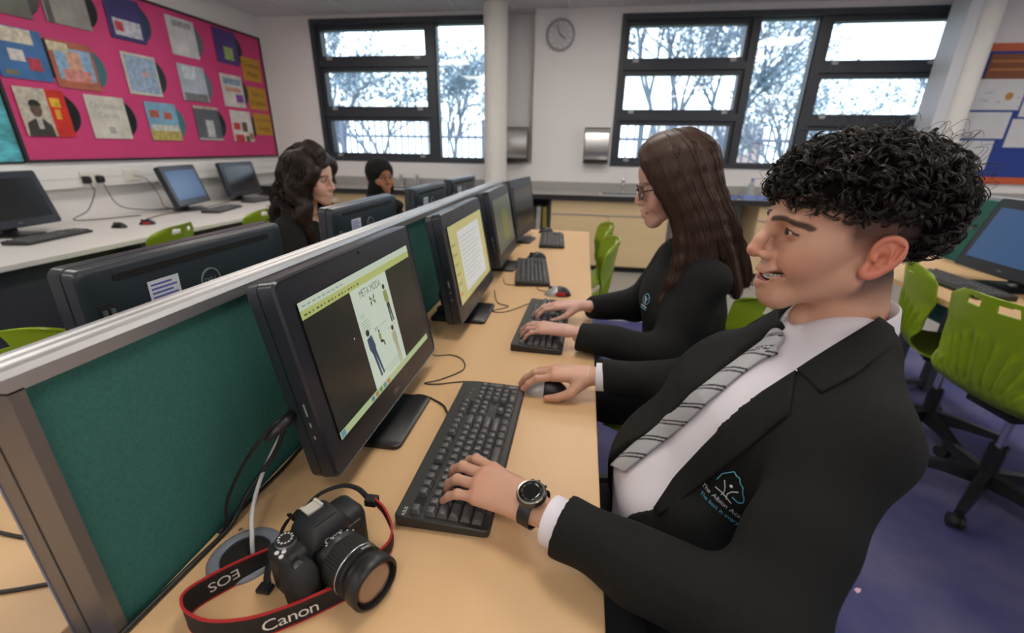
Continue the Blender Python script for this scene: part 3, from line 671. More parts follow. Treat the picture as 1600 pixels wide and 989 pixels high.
# ================================================================== all-in-one computers
BEZ = mat('bezel_black', (.018, .021, .030), .30, spec=.6); SCRG = mat('screen_dark', (.012, .012, .013), .16)
SOFTB = mat('satin_black_back', (.020, .026, .036), .34, spec=.6)  # blue of reflected window light is put into back and bezel colours
def computer(label, x, y, rz, style, tilt=9.5, group='black all in one computers', detail=True, low=0.):
    t = thing('desktop_computer', label, 'computer', (x, y, .73), rz, group)
    tl = math.radians(tilt); up = Vector((-math.sin(tl), 0, math.cos(tl))); o = Vector((.068, 0, .055 - low))
    F = frame(o, (0, 1, 0), up)           # x right for the viewer, y up the panel, z out of the screen
    W, Hh = .2525, .17
    def ring(z, w_, h, cy, r): return [tuple(F @ Vector((a, b + cy, z))) for a, b in rrect(w_, h, r, 4)]
    bz = obj('housing', MB().loft([ring(-.002, W - .004, Hh - .004, Hh, .012), ring(-.0, W - .003, Hh - .003, Hh, .013), ring(-.004, W, Hh, Hh, .015), ring(-.026, W, Hh, Hh, .015), ring(-.030, W - .006, Hh - .006, Hh, .014)]), BEZ, t, smooth=35)
    bk = obj('back_cover', MB().loft([ring(-.0285, W - .001, Hh - .001, Hh, .015), ring(-.046, W - .002, Hh - .002, Hh, .016), ring(-.050, W - .006, Hh - .006, Hh, .016), ring(-.0515, W - .012, Hh - .012, Hh, .016), ring(-.0530, W - .13, Hh - .09, Hh - .04, .03)]), SOFTB, t, smooth=35)
    sw, sh, sc = .2165, .1225, .052 + .1225
    scr = obj('screen', MB().prism([(a, b + sc) for a, b in rrect(sw, sh, .002, 2)], .0012, F @ Matrix.Translation((0, 0, -.0008))), SCRG, t)
    obj('lens', MB().lathe([(.004, 0), (.003, .001), (0, .001)], 12, F @ Matrix.Translation((0, .327, -.0005))), BLK, t)
    text('logo', 'DELL', .013, mat('logo_silver', (.40, .36, .34), .35, metal=.6), t, F @ Matrix.Translation((0, .026, .0004)), gap=.04)
    # back: vent slot, ring logo, sticker
    Bk = frame(o + Vector((0, 0, 0)), (0, -1, 0), up)     # seen from behind
    def bp(a, b, z): return tuple(Bk @ Vector((a, b, z)))
    obj('vent_slot', MB().prism([(a, b + .314) for a, b in rrect(.195, .0055, .003, 3)], .003, Bk @ Matrix.Translation((0, 0, .0502))), mat('slot_black', (.002, .002, .002), .8), bk)
    rg = [[bp(math.cos(a) * r, .256 + math.sin(a) * r, z) for a in [2 * PI * k / 32 for k in range(33)]] for r, z in ((.0225, .050), (.0225, .0540), (.0255, .0540), (.0255, .050))]
    obj('ring_logo', MB().grid(rg), mat('logo_grey', (.36, .37, .38), .35, metal=.5), bk)
    text('logo', 'DELL', .017, MATS['logo_grey'], bk, Bk @ Matrix.Translation((0, .256, .0533)), gap=.03)
    if rz > 2: 
        stk = obj('asset_sticker', MB().prism([(-.140, .250), (-.075, .250), (-.075, .290), (-.140, .290)], .0006, Bk @ Matrix.Translation((0, 0, .0528))), mat('sticker_white', (.66, .67, .74), .5), bk)
        for k in range(4): obj('sticker_print', MB().prism([(-.135, .256 + .008 * k), (-.081 - .01 * (k % 2), .256 + .008 * k), (-.081 - .01 * (k % 2), .2595 + .008 * k), (-.135, .2595 + .008 * k)], .0004, Bk @ Matrix.Translation((0, 0, .0533))), mat('sticker_ink', (.10, .12, .42), .6), stk)
    if rz > 2:
        pp = obj('port_panel', MB().prism([(-.232, .19), (-.205, .19), (-.205, .275), (-.232, .275)], .0012, Bk @ Matrix.Translation((0, 0, .0515))), mat('port_recess', (.004, .004, .005), .7), bk)
        for a_ in (-.227, -.214): obj('connector', MB().prism([(a_, .20), (a_ + .006, .20), (a_ + .006, .265), (a_, .265)], .004, Bk @ Matrix.Translation((0, 0, .0526))), mat('connector_steel', (.35, .36, .38), .35, metal=.8), pp)
    # side ports
    for s in (-1, 1):
        if s == 1 and not detail: continue
        for b, l in ((.135, .011), (.108, .004), (.085, .003)):
            c = F @ Vector((s * (W - .001) if False else s * (W - .0005), b, -.016)); u = up
            obj('port', MB().box((-.0016, -.0006, -l), (.0016, .0006, l)), mat('port_grey', (.30, .31, .33), .4), bz).matrix_local = Matrix.Translation(c) @ Matrix.Rotation(-tl, 4, 'Y')
    # stand
    obj('stand_neck', MB().loft([[tuple(p) for p in q] for q in ([(-.055, -.045, .012), (-.025, -.045, .012), (-.025, .045, .012), (-.055, .045, .012)], [(-.075, -.042, .08), (-.045, -.042, .08), (-.045, .042, .08), (-.075, .042, .08)], [(-.045, -.04, .22), (-.012, -.04, .22), (-.012, .04, .22), (-.045, .04, .22)])]), BLK, t)
    obj('swivel_disc', MB().lathe([(.05, .010), (.05, .016), (.03, .026), (0, .026)], 24, Matrix.Translation((-.045, 0, 0))), BLK, t, smooth=40)
    obj('base_plate', MB().loft([[(a + .006, b, z) for a, b in rrect(.098 - q, .098 - q, .014, 4)] for z, q in ((0, .001), (.002, 0), (.009, 0), (.011, .003))]), BLK, t, smooth=40)
    # picture
    def patch(name, x0, y0, x1, y1, m, k=1, par=scr): return obj(name, MB().prism([(x0, y0 + sc), (x1, y0 + sc), (x1, y1 + sc), (x0, y1 + sc)], .0002, F @ Matrix.Translation((0, 0, .0003 + .0003 * k))), m, par)
    def stext(s, size, x_, y_, m, gap=.08, sx=1.): return text('screen_text', s, size, m, scr, F @ Matrix.Translation((x_, y_ + sc, .0014)), gap=gap, sx=sx)
    if style == 'poster':
        patch('window_area', -.2155, -.1215, .2155, .1215, emis('scr_charcoal', (.014, .014, .011)), 0)
        patch('title_strip', -.2155, .108, .2155, .1215, emis('scr_title', (.44, .50, .40)), 1)
        patch('tool_strip', -.2155, .094, .2155, .108, emis('scr_tool', (.36, .40, .13)), 1)
        tk = emis('scr_ink', (.08, .09, .04))
        for k in range(16): patch('menu_item', -.208 + .011 * k, .0985, -.201 + .011 * k - .002 * (k % 3), .1015, tk, 2)
        for k in range(9): patch('menu_item', -.208 + .014 * k, .113, -.199 + .014 * k, .115, emis('scr_ink2', (.22, .26, .2)), 2)
        patch('task_strip', -.2155, -.1215, .2155, -.108, emis('scr_task', (.34, .42, .22)), 1)
        patch('start_tile', -.213, -.120, -.200, -.1095, emis('scr_blue', (.10, .22, .30)), 2)
        for k in range(5): patch('task_icon', -.10 + .018 * k, -.119, -.088 + .018 * k, -.1105, emis('scr_icon%d' % (k % 3), [(.10, .18, .22), (.30, .16, .08), (.12, .2, .1)][k % 3]), 2)
        patch('page', -.073, -.108, .079, .094, emis('scr_page', (.47, .53, .44)), 1)
        ik = emis('scr_black', (.02, .025, .02)); gr = emis('scr_grey', (.28, .33, .27))
        stext('META MODA', .021, .000, .080, emis('scr_head', (.12, .14, .11)), gap=.05, sx=.74)
        stext('2023', .012, -.055, .040, gr, sx=.8)
        for k in range(5): patch('text_line', -.066, .028 - .005 * k, -.036 + .004 * (k % 2), .0295 - .005 * k, gr, 2)
        stext('30%', .009, -.018, .000, ik); patch('text_line', -.004, -.001, .03, .0005, gr, 2); patch('text_line', .030, -.020, .068, -.0185, gr, 2)
        for k in range(3): patch('text_line', -.03 + .01 * k, -.088 - .006 * k, .05, -.0868 - .006 * k, gr, 2)
        bf = MB()
        for s in (-1, 1):
            for q in (-1, 1): bf.prism([(-.002 + s * .001, .056 + sc), (-.002 + s * .009, .056 + q * .011 + sc), (-.002 + s * .0105, .056 + q * .003 + sc)], .0002, F @ Matrix.Translation((0, 0, .0012)))
        obj('butterfly_print', bf, emis('scr_moss', (.06, .09, .02)), scr)
        def figure(cx, cy, h, top, leg, lean=0., sit=False):
            mb1, mb2, mb3 = MB(), MB(), MB(); T_ = F @ Matrix.Translation((cx, cy + sc, .0013)) @ Matrix.Rotation(lean, 4, 'Z')
            mb1.prism([(a, b) for a, b in circ(h * .065, 12, 0, h * .43)], .0002, T_)
            mb2.prism([(-.09 * h, .34 * h), (.09 * h, .34 * h), (.11 * h, .12 * h), (.07 * h, 0), (-.07 * h, 0), (-.12 * h, .14 * h)], .0002, T_)
            if sit: mb3.prism([(-.07 * h, 0), (.08 * h, 0), (.26 * h, -.10 * h), (.30 * h, -.34 * h), (.22 * h, -.34 * h), (.16 * h, -.14 * h), (-.02 * h, -.12 * h)], .0002, T_)
            else:
                mb3.prism([(-.075 * h, .01 * h), (0, .01 * h), (-.01 * h, -.5 * h), (-.07 * h, -.5 * h)], .0002, T_); mb3.prism([(0, .01 * h), (.075 * h, .01 * h), (.09 * h, -.5 * h), (.035 * h, -.5 * h)], .0002, T_)
            g = obj('printed_figure', mb2, top, scr); obj('head', mb1, ik, g); obj('legs', mb3, leg, g)
        nv = emis('scr_navy', (.03, .05, .09)); ol = emis('scr_olive', (.22, .24, .08)); sand = emis('scr_sand', (.33, .32, .20))
        figure(.056, .030, .085, ol, ik, .06); figure(-.045, -.040, .105, nv, nv, .16); figure(-.010, -.028, .046, ol, ik, 0, True); figure(.050, -.062, .088, sand, sand, .05)
        patch('cursor', -.100, .012, -.0985, .0155, emis('scr_white', (.8, .8, .8)), 3)
    elif style == 'doc':
        patch('window_area', -.2155, -.1215, .2155, .1215, emis('scr_yellow', (.42, .38, .16)), 0)
        patch('page', -.13, -.10, .155, .095, emis('scr_doc', (.52, .52, .50)), 1)
        for k in range(11): patch('text_line', -.115, .070 - .014 * k, .12 - .03 * (k % 3), .0725 - .014 * k, emis('scr_line', (.34, .34, .34)), 2)
        for k in range(5): patch('side_tool', -.208, .06 - .03 * k, -.17, .066 - .03 * k, emis('scr_ochre', (.26, .22, .08)), 2)
        patch('marker', -.20, -.095, -.188, -.083, emis('scr_red', (.6, .08, .05)), 2)
    elif style == 'dim':
        patch('window_area', -.2155, -.1215, .2155, .1215, emis('scr_green_reflection', (.060, .070, .050)), 0)  # greenish grey reflection on the screen, put in as a glow
        patch('screen_patch', -.05, -.09, .10, .06, emis('scr_green_reflection_patch', (.10, .11, .03)), 1)
    elif style == 'blue':
        patch('window_area', -.2155, -.1215, .2155, .1215, emis('scr_blue_reflection', (.030, .075, .17)), 0)  # window reflected in the screen, put in as a blue glow
    return t
computer('black computer at the boy, showing a fashion poster on its screen', -.43, .778, 0, 'poster')
computer('black computer at the girl with glasses, with a pale document on screen', -.405, 1.465, 0, 'doc')
computer('black computer with a painted greenish reflection over its screen beyond the document screen', -.41, 2.16, 0, 'dim')
computer('black computer with a dark screen at the window end of the desk', -.40, 2.85, -.12, 'off')
computer('black computer seen from behind with round logo and full sticker', -.763, .795, PI, 'off', tilt=1.5, low=.012)
computer('black computer seen from behind in front of the wavy haired girl', -.763, 1.55, PI, 'off', tilt=1.5, low=.012)
computer('black computer seen from behind in front of the girl in the headscarf', -.763, 2.27, PI, 'off', tilt=1.5, low=.012)
computer('black computer seen from behind nearest the window on the shared desk', -.763, 2.93, PI - .06, 'off', tilt=1.5, low=.012)
computer('black computer at the end of the white bench below the turquoise poster', -3.55, 2.28, .12, 'off', tilt=14)
computer('computer with a painted blue reflection over its screen on the white bench', -3.50, 3.56, .26, 'blue', tilt=16)
computer('dark screened computer at the far end of the white bench', -3.62, 4.38, .05, 'off', tilt=12)
computer('computer with a painted blue reflection over its screen on the neighbouring desk', 1.95, 2.25, PI, 'blue', tilt=18)

# ================================================================== keyboards
KROWS = []      # (x, y, w, h) in key units, y up from the space bar row
def _row(y, ws, x=0.):
    for q in ws:
        if q > 0: KROWS.append((x, y, q, 1))
        x += abs(q)
_row(0, [1.25, 1.25, 1.25, 6.25, 1.25, 1.25, 1.25, 1.25]); _row(1, [2.25] + [1] * 10 + [2.75]); _row(2, [1.75] + [1] * 11 + [2.25])
_row(3, [1.5] + [1] * 12 + [1.5]); _row(4, [1] * 13 + [2]); _row(5.35, [1, -1] + [1] * 4 + [-.5] + [1] * 4 + [-.5] + [1] * 4)
_row(0, [1, 1, 1], 15.25); _row(1, [1], 16.25); _row(3, [1, 1, 1], 15.25); _row(4, [1, 1, 1], 15.25); _row(5.35, [1, 1, 1], 15.25)
_row(0, [2, 1], 18.5); _row(1, [1, 1, 1], 18.5); _row(2, [1, 1, 1], 18.5); _row(3, [1, 1, 1], 18.5); _row(4, [1, 1, 1, 1], 18.5)
KROWS += [(21.5, 0, 1, 2), (21.5, 2, 1, 2)]
KEYM = mat('key_charcoal', (.085, .083, .086), .35); KBM = mat('keyboard_black', (.022, .022, .022), .5); KINK = mat('key_legend', (.45, .45, .46), .6)
KME = {}
U = .0189
LEG = {1: 'ZXCVBNM', 2: 'ASDFGHJKL', 3: 'QWERTYUIOP', 4: '1234567890'}
def keyboard(label, x, y, rz, keys=True, logo=False):
    t = thing('keyboard', label, 'keyboard', (x, y, .73), rz, 'black computer keyboards')
    W, D = 22.5 * U / 2 + .008, .077
    sl = .045
    def zt(yy): return .016 + (yy + D) * sl
    bd = MB().loft([[(a, b, z if z < .01 else zt(b) - dz) for a, b in rrect(W - q, D - q, .006, 3)] for z, dz, q in ((.001, 0, .002), (.004, 0, 0), (1, .002, 0), (1, 0, .002))])
    obj('case', bd, KBM, t, smooth=30)
    pads = MB()
    x0, y0 = -22.5 * U / 2, -D + .012
    for (a, b, c, d) in ((0, 0, 15, 5), (0, 5.35, 15, 6.35), (15.25, 0, 18.25, 2), (15.25, 3, 18.25, 6.35), (18.5, 0, 22.5, 5)):
        pads.add([(x0 + q * U, y0 + r * U, zt(y0 + r * U) + .0004) for q, r in ((a, b), (c, b), (c, d), (a, d))], [(0, 1, 2, 3)])
    obj('key_well', pads, mat('key_well_black', (.004, .004, .004), .7), t)
    allk = MB()
    for i, (kx, ky, kw, kh) in enumerate(KROWS):
        cx, cy = x0 + (kx + kw / 2) * U, y0 + (ky + kh / 2) * U
        hw, hh = kw * U / 2 - .0008, kh * U / 2 - .0008
        rings = [[(a, b, 0) for a, b in rrect(hw, hh, .001, 2)], [(a, b + .0006, .0075) for a, b in rrect(hw - .0025, hh - .0027, .002, 2)], [(a, b + .0006, .0082) for a, b in rrect(hw - .0034, hh - .0036, .002, 2)]]
        if keys:
            k = (kw, kh)
            if k not in KME:
                o = obj('key', MB().loft(rings), KEYM, t, smooth=30); KME[k] = o.data
            else: o = shared('key', KME[k], t)
            o.location = (cx, cy, zt(cy) + .0006); o.rotation_euler = (sl, 0, 0)
            if logo and kw == 1 and kx < 15:
                s = None
                if ky in LEG:
                    off = {1: 2.25, 2: 1.75, 3: 1.5, 4: 1}[ky]; n = int(round(kx - off))
                    if 0 <= n < len(LEG[ky]): s = LEG[ky][n]
                if s: text('legend', s, .0062, KINK, o, Matrix.Translation((-.0025, .0022, .0083)), th=.0001)
        else: allk.T = Matrix.Translation((cx, cy, zt(cy) + .0006)); allk.loft(rings)
    if not keys: obj('keys', allk, KEYM, t, kind='stuff')
    if logo: text('logo', 'ASUS', .0085, mat('logo_white', (.62, .62, .62), .5), t, frame((-W + .012, D - .014, zt(D - .014) + .0006), (0, 1, 0), (-1, 0, 0)) @ Matrix.Rotation(-PI / 2, 4, 'Z'), gap=.04)
    for k in range(3): obj('indicator', MB().lathe([(.0016, 0), (0, .0006)], 8, Matrix.Translation((x0 + (19 + k) * U, y0 + 5.9 * U, zt(y0 + 5.9 * U)))), mat('led_green', (.2, .5, .25), .4), t)
    return t
keyboard('black full size keyboard under the boy\'s left hand', -.184, .722, PI / 2, True, True)
keyboard('black keyboard under the hands of the girl with glasses', -.098, 1.395, PI / 2 - .03)
keyboard('black keyboard in front of the screen with the greenish reflection', -.215, 2.06, PI / 2 + .12, False)
keyboard('black keyboard at the window end of the computer desk', -.175, 2.86, PI / 2 + .06, False)
keyboard('black keyboard on the white bench below the turquoise poster', -3.25, 2.25, PI / 2 + .2, False)
keyboard('black keyboard in front of the bench screen with the blue reflection', -3.22, 3.62, PI / 2 + .28, False)
keyboard('black keyboard at the far end of the white bench', -3.38, 4.36, PI / 2, False)
keyboard('black keyboard on the neighbouring desk', 1.74, 2.25, -PI / 2, False)

# ================================================================== mice
def mouse(label, x, y, rz, front, side, z=.73):
    """nose along local +y"""
    t = thing('computer_mouse', label, 'mouse', (x, y, z), rz, 'computer mice')
    def shell(y0, y1, lift=0., grow=0.):
        rings = []; n = 12
        for k in range(n + 1):
            yy = y0 + (y1 - y0) * k / n; s = (yy + .055) / .11
            hw = .0305 * (1 - abs(2 * s - 1) ** 3.2) ** .5 * (1 - .10 * math.sin(PI * s)) + .0008; h = .036 * max(0., math.sin(PI * (s * .86 + .10))) ** .75 * (1 - abs(2 * s - 1) ** 6) ** .5 + .003
            rings.append([(math.cos(a) * (hw + grow), yy, lift + max(0, math.sin(a)) * (h + grow) if a <= PI else lift) for a in [PI * q / 10 for q in range(11)]])
        return MB().loft(rings)
    b = obj('shell', shell(-.0549, .0549), BLK, t, smooth=50)
    if front: obj('button_panel', shell(.004, .0535, .0003, .0006), front, t, smooth=50)
    if side: obj('side_panel', MB().loft([[(s * .0305, yy, .006), (s * .0315, yy, .012), (s * .028, yy, .020), (s * .026, yy, .012)] for s in (1,) for yy in (-.03, -.01, .012)]).loft([[(-.0305, yy, .006), (-.0315, yy, .012), (-.028, yy, .020), (-.026, yy, .012)] for yy in (-.03, -.01, .012)]), side, t, smooth=50)
    obj('wheel', MB().lathe([(.004, -.003), (.010, -.0025), (.010, .0025), (.004, .003)], 14, Matrix.Translation((0, .03, .028)) @ Matrix.Rotation(PI / 2, 4, 'Y')), BLKM, t, smooth=40)
    return t
SILV = mat('silver_plastic', (.50, .50, .52), .3, metal=.4); REDP = mat('red_plastic', (.45, .015, .015), .3)
mouse('silver nosed black mouse under the boy\'s right hand', -.055, .958, PI / 2 - .05, SILV, None)
mouse('black mouse with silver nose and red side beside the girl\'s keyboard', -.072, 1.745, PI / 2 + .1, SILV, REDP)
mouse('black mouse at the end of the tilted keyboard', -.225, 2.36, PI / 2 + .4, None, None)
mouse('black mouse by the dark screen at the window end', -.24, 3.17, PI / 2 + .2, None, None)
mouse('black mouse on the white bench, nearer the bench edge keyboard', -3.22, 2.66, PI / 2, None, None)
mouse('black mouse with red side on the white bench', -3.16, 2.82, PI / 2 + .3, None, REDP)

# ================================================================== cables on the desk
def cable(label, pts, r, m=None, n=8): return obj('cable', MB().tube(spline(pts, n), r, 8), m or RUBBER, smooth=True, label=label, cat='cable')
Z0 = .7325
cable('black mouse lead looping from the poster screen past the keyboard', [(-.42, 1.10, .75), (-.39, 1.103, Z0), (-.345, 1.115, Z0), (-.305, 1.09, Z0), (-.288, 1.034, Z0), (-.33, .972, Z0), (-.366, .942, Z0 + .001), (-.333, .945, Z0), (-.29, .963, Z0), (-.245, .974, Z0), (-.17, .972, Z0), (-.108, .962, Z0 + .003)], .0016)
cable('black keyboard lead running under the poster screen', [(-.44, .84, .74), (-.395, .871, Z0 + .001), (-.351, .885, Z0 + .001), (-.293, .855, Z0 + .001), (-.266, .815, .737)], .0022)
cable('thin lead curling beside the document screen', [(-.34, 1.74, .736), (-.30, 1.60, Z0), (-.25, 1.56, Z0), (-.30, 1.50, Z0), (-.25, 1.50, Z0), (-.17, 1.60, .738)], .0016)
cable('thin lead from the red sided mouse to the next keyboard', [(-.12, 1.76, .737), (-.16, 1.80, Z0), (-.19, 1.88, Z0), (-.30, 1.84, Z0), (-.34, 1.95, Z0)], .0015)
cable('black power lead dropping from the side of the poster screen', [(-.425, .522, .905), (-.435, .50, .905), (-.47, .475, .86), (-.505, .455, .79), (-.515, .448, .7335), (-.516, .42, .7335)], .0028)
cable('thick black lead drooping behind the poster screen to the desk', [(-.46, .545, .86), (-.475, .53, .82), (-.50, .49, .775), (-.513, .452, .736), (-.517, .38, .735), (-.521, .30, .735), (-.525, .20, .735)], .004)
cable('black lead lying along the foot of the teal screen', [(-.519, .78, .735), (-.520, .66, .735), (-.516, .59, .736), (-.520, .52, .735), (-.521, .44, .7355)], .003)
pg = thing('cable_plug', 'black moulded plug in the side of the poster screen', 'plug', (-.425, .522, .905))
obj('plug_body', MB().tube([(0, .006, 0), (0, -.012, -.002), (-.006, -.03, -.008), (-.012, -.044, -.016)], [.008, .009, .0075, .004], 10), BLK, pg, smooth=True)
gm = thing('cable_grommet', 'round grey cable port ring set in the desk', 'grommet', (-.455, .414, .73))
obj('ring', MB().lathe([(.034, .0), (.034, .004), (.040, .007), (.046, .0065), (.050, .003), (.050, 0)], 36, None, False), mat('grommet_grey', (.20, .22, .26), .4), gm, smooth=50)
obj('liner', MB().lathe([(.0345, .0005), (.0345, .0035), (.033, .0035), (.033, .0008)], 36, None, False), mat('grommet_liner', (.10, .11, .18), .4), gm)
obj('well', MB().lathe([(.033, .0006), (0, .0008)], 36), mat('grommet_hole', (.012, .009, .007), .8), gm)
cable('white network cable rising from the desk port to the poster screen', [(-.447, .418, .7315), (-.452, .428, .75), (-.470, .46, .775), (-.488, .52, .80), (-.492, .60, .835), (-.47, .63, .86)], .0033, mat('white_cable', (.62, .62, .62), .45))
for x, y in ((-.502, .485), (-.497, .455)): obj('screw', MB().lathe([(.003, 0), (.003, .001), (0, .0014)], 10, Matrix.Translation((x, y, .73))), STEEL, label='tiny loose screw on the desk by the port ring', cat='screw', group='loose screws by the port ring')
cable('black lead across the desk behind the screen post', [(-.62, .36, Z0), (-.68, .33, Z0), (-.76, .30, Z0), (-.86, .29, Z0)], .003)
cable('second black lead across the desk behind the screen post', [(-.62, .41, Z0), (-.70, .40, Z0), (-.80, .385, Z0), (-.92, .39, Z0)], .003)

# ================================================================== DSLR camera
def dslr():
    ex, ey = Vector((.43, .903, 0)), Vector((.903, -.43, 0))
    T = frame((-.330, .418, .7305), ex, ey * -1)    # local x right seen from the front, y backwards, z up
    T = Matrix(((ex.x, -ey.x, 0, -.330), (ex.y, -ey.y, 0, .418), (0, 0, 1, .7305), (0, 0, 0, 1)))
    t = thing('camera', 'black digital camera with a zoom lens and neck strap on the desk', 'camera', (-.330, .418, .73))
    CB = mat('camera_black', (.013, .014, .017), .5, bump=(900, .25)); CG = mat('camera_grip_rubber', (.011, .011, .012), .7, bump=(700, .5)); WP = mat('camera_white_print', (.72, .72, .72), .5)
    def O(name, mb, m, par=t, sm=45): 
        mb2 = MB(); mb2.f = mb.f; mb2.mi = mb.mi; mb2.v = [tuple(T @ Vector(v)) for v in mb.v]; return obj(name, mb2, m, par, world=True, smooth=sm)
    def rr(z, x0, x1, y0, y1, r): return [((x0 + x1) / 2 + a, (y0 + y1) / 2 + b, z) for a, b in rrect((x1 - x0) / 2, (y1 - y0) / 2, r, 5)]
    bd = O('body', MB().loft([rr(.001, -.058, .062, -.020, .030, .008), rr(.004, -.060, .064, -.022, .032, .010), rr(.06, -.061, .064, -.022, .032, .010), rr(.070, -.060, .062, -.020, .030, .010), rr(.0745, -.055, .056, -.016, .026, .010)]), CB)
    O('grip', MB().loft([rr(.002, -.064, -.030, -.045, .0, .012), rr(.03, -.066, -.030, -.050, .0, .014), rr(.055, -.066, -.030, -.050, .0, .014), rr(.066, -.064, -.032, -.044, .0, .013), rr(.071, -.060, -.036, -.036, -.004, .010)]), CG)
    pr = O('prism_housing', MB().loft([rr(.070, -.031, .035, -.030, .028, .010), rr(.082, -.027, .031, -.031, .026, .009), rr(.094, -.020, .024, -.026, .022, .008), rr(.098, -.015, .019, -.018, .018, .006)]), CB)
    O('hot_shoe', MB().box((-.009, .004, .098), (.013, .022, .1005)).box((-.010, .003, .1005), (-.006, .022, .103)).box((.010, .003, .1005), (.014, .022, .103)), mat('shoe_silver', (.75, .72, .66), .35, metal=.3), pr, 0)
    O('flash_seam', MB().box((-.014, -.020, .0981), (.018, -.019, .0986)), BLKM, pr, 0)
    dl = O('mode_dial', MB().lathe([(.0125, 0), (.0125, .006), (.0115, .008), (0, .008)], 30, Matrix.Translation((-.040, .012, .0735))), BLKM)
    for k in range(12):
        a = 2 * PI * k / 12; O('dial_mark', MB().box((-.040 + .0085 * math.cos(a) - .0014, .012 + .0085 * math.sin(a) - .0010, .0815), (-.040 + .0085 * math.cos(a) + .0014, .012 + .0085 * math.sin(a) + .0010, .0818)), WP, dl, 0)
    O('dial_ring', MB().lathe([(.0132, 0), (.0132, .005), (.0126, .005)], 30, Matrix.Translation((-.040, .012, .0735))), mat('dial_silver', (.5, .5, .5), .3, metal=.8), dl)
    for x, y in ((-.056, .006), (-.056, -.004), (-.050, .0)): O('button', MB().lathe([(.003, 0), (.003, .0012), (0, .0014)], 12, Matrix.Translation((x, y, .0735))), WP)
    O('shutter_button', MB().lathe([(.0075, 0), (.0075, .002), (.006, .0035), (0, .003)], 20, Matrix.Translation((-.049, -.030, .0685)) @ Matrix.Rotation(.45, 4, 'X')), BLK)
    O('command_wheel', MB().lathe([(.006, -.005), (.007, 0), (.006, .005)], 16, Matrix.Translation((-.048, -.014, .071)) @ Matrix.Rotation(PI / 2, 4, 'Y')), BLKM)
    # lens
    L = Matrix.Translation((.004, -.022, .040)) @ Matrix.Rotation(PI / 2, 4, 'X')
    LB = mat('lens_black', (.012, .012, .013), .4)
    ln = O('lens', MB().lathe([(.031, 0), (.0335, .002), (.0335, .018), (.0325, .019), (.0325, .020)], 48, L), LB)
    rib = []
    for k in range(97):
        pass
    zr = MB(); n = 96; prof = [(.0325, .020), (.0345, .022), (.0345, .046), (.0325, .048)]
    vs = []; 
    for i, (r, z) in enumerate(prof):
        for k in range(n): 
            q = r - (.0009 if (k % 2 and 0 < i < 3) else 0); vs.append(L @ Vector((q * math.cos(2 * PI * k / n), q * math.sin(2 * PI * k / n), z)))
    zr.add(vs, [(i * n + k, i * n + (k + 1) % n, (i + 1) * n + (k + 1) % n, (i + 1) * n + k) for i in range(3) for k in range(n)])
    O('zoom_ring', zr, mat('lens_ribs', (.010, .010, .010), .6), ln, 0)
    O('silver_band', MB().lathe([(.0347, .0485), (.0349, .049), (.0349, .0502), (.0345, .0507)], 48, L), mat('lens_silver', (.55, .55, .57), .25, metal=.9), ln)
    O('front_barrel', MB().lathe([(.0325, .048), (.0345, .0508), (.0345, .060), (.030, .062), (.030, .068), (.0345, .070), (.0352, .073), (.0352, .088), (.0335, .090), (.0305, .0905), (.0295, .083)], 48, L), LB, ln)
    gl = mat('lens_glass', (.22, .12, .08), .06, coat=1., spec=.9)
    O('front_glass', MB().lathe([(.0300, .084), (.022, .0865), (.011, .088), (0, .0885)], 36, L), gl, ln, True)
    for k in range(5):
        a = .9 + .28 * k; c = Vector((.0337 * math.cos(a), .0337 * math.sin(a), .012)); O('focal_mark', MB().box((-.0012, -.0008, -.0005), (.0012, .0008, .0005)), WP, ln, 0).data.transform(Matrix.Identity(4))
    me_marks = [o for o in ln.children if o.name.startswith('focal_mark')]
    for k, o in enumerate(me_marks):
        a = .7 + .33 * k; P_ = T @ (L @ Vector((.0339 * math.cos(a), .0339 * math.sin(a), .011))); o.data.transform(Matrix.Translation(P_ - T @ Vector((0, 0, 0))))
    def on_barrel(r, z0, a0): return lambda x, y: tuple(T @ (L @ Vector((r * math.cos(a0 - x / r), r * math.sin(a0 - x / r), z0 + y))))
    text('lettering', 'Canon', .0065, WP, ln, None, world=True, bend=lambda X_, Y_: [tuple(T @ (L @ Vector((.0347 * math.cos(1.15 + x / .0347), .0347 * math.sin(1.15 + x / .0347), .0555 - y)))) for x, y in zip(X_, Y_)], gap=.05)
    text('lettering', 'Canon', .0105, WP, pr, frame(T @ Vector((.002, -.0305, .0745)), ex, T.to_3x3() @ Vector((0, .14, 1))), world=True, gap=.05, th=.0006)
    text('lettering', 'EOS 2000D', .0042, WP, bd, frame(T @ Vector((.040, -.0225, .061)), ex, (0, 0, 1)), world=True, gap=.08)
    # strap: ribbon standing on edge, red piping, lettering
    SB = mat('strap_black', (.008, .008, .010), .7, bump=(800, .4)); SR = mat('strap_red', (.42, .015, .02), .6)
    def ribbon(name, pts, hts, lean=None):
        C = spline(pts, 10); Hs = spline([(0, 0, h) for h in hts], 10); g = []; red = MB(); tops = []
        for c, h in zip(C, Hs): g.append([Vector(c), Vector(c) + Vector((0, 0, h[2]))])
        tv = []
        for i, c in enumerate(C):
            a, b = np.array(C[max(i - 1, 0)]), np.array(C[min(i + 1, len(C) - 1)]); d = b - a; d[2] = 0; d /= np.linalg.norm(d) + 1e-9; nn = np.array([-d[1], d[0], 0]) * .0011; h = Hs[i][2]
            q = lambda s, z: tuple(np.array(c) + nn * s + np.array([lean[0] * z / .036, lean[1] * z / .036, z] if lean else [0, 0, z]))
            tv.append([q(-1, 0), q(1, 0), q(1, h), q(-1, h)])
            tops.append([q(-1.4, h - .001), q(1.4, h - .001), q(1.4, h + .0012), q(-1.4, h + .0012)])
        o = obj(name, MB().loft(tv), SB, t, world=True, smooth=40); obj('piping', MB().loft(tops), SR, o, world=True, smooth=40)
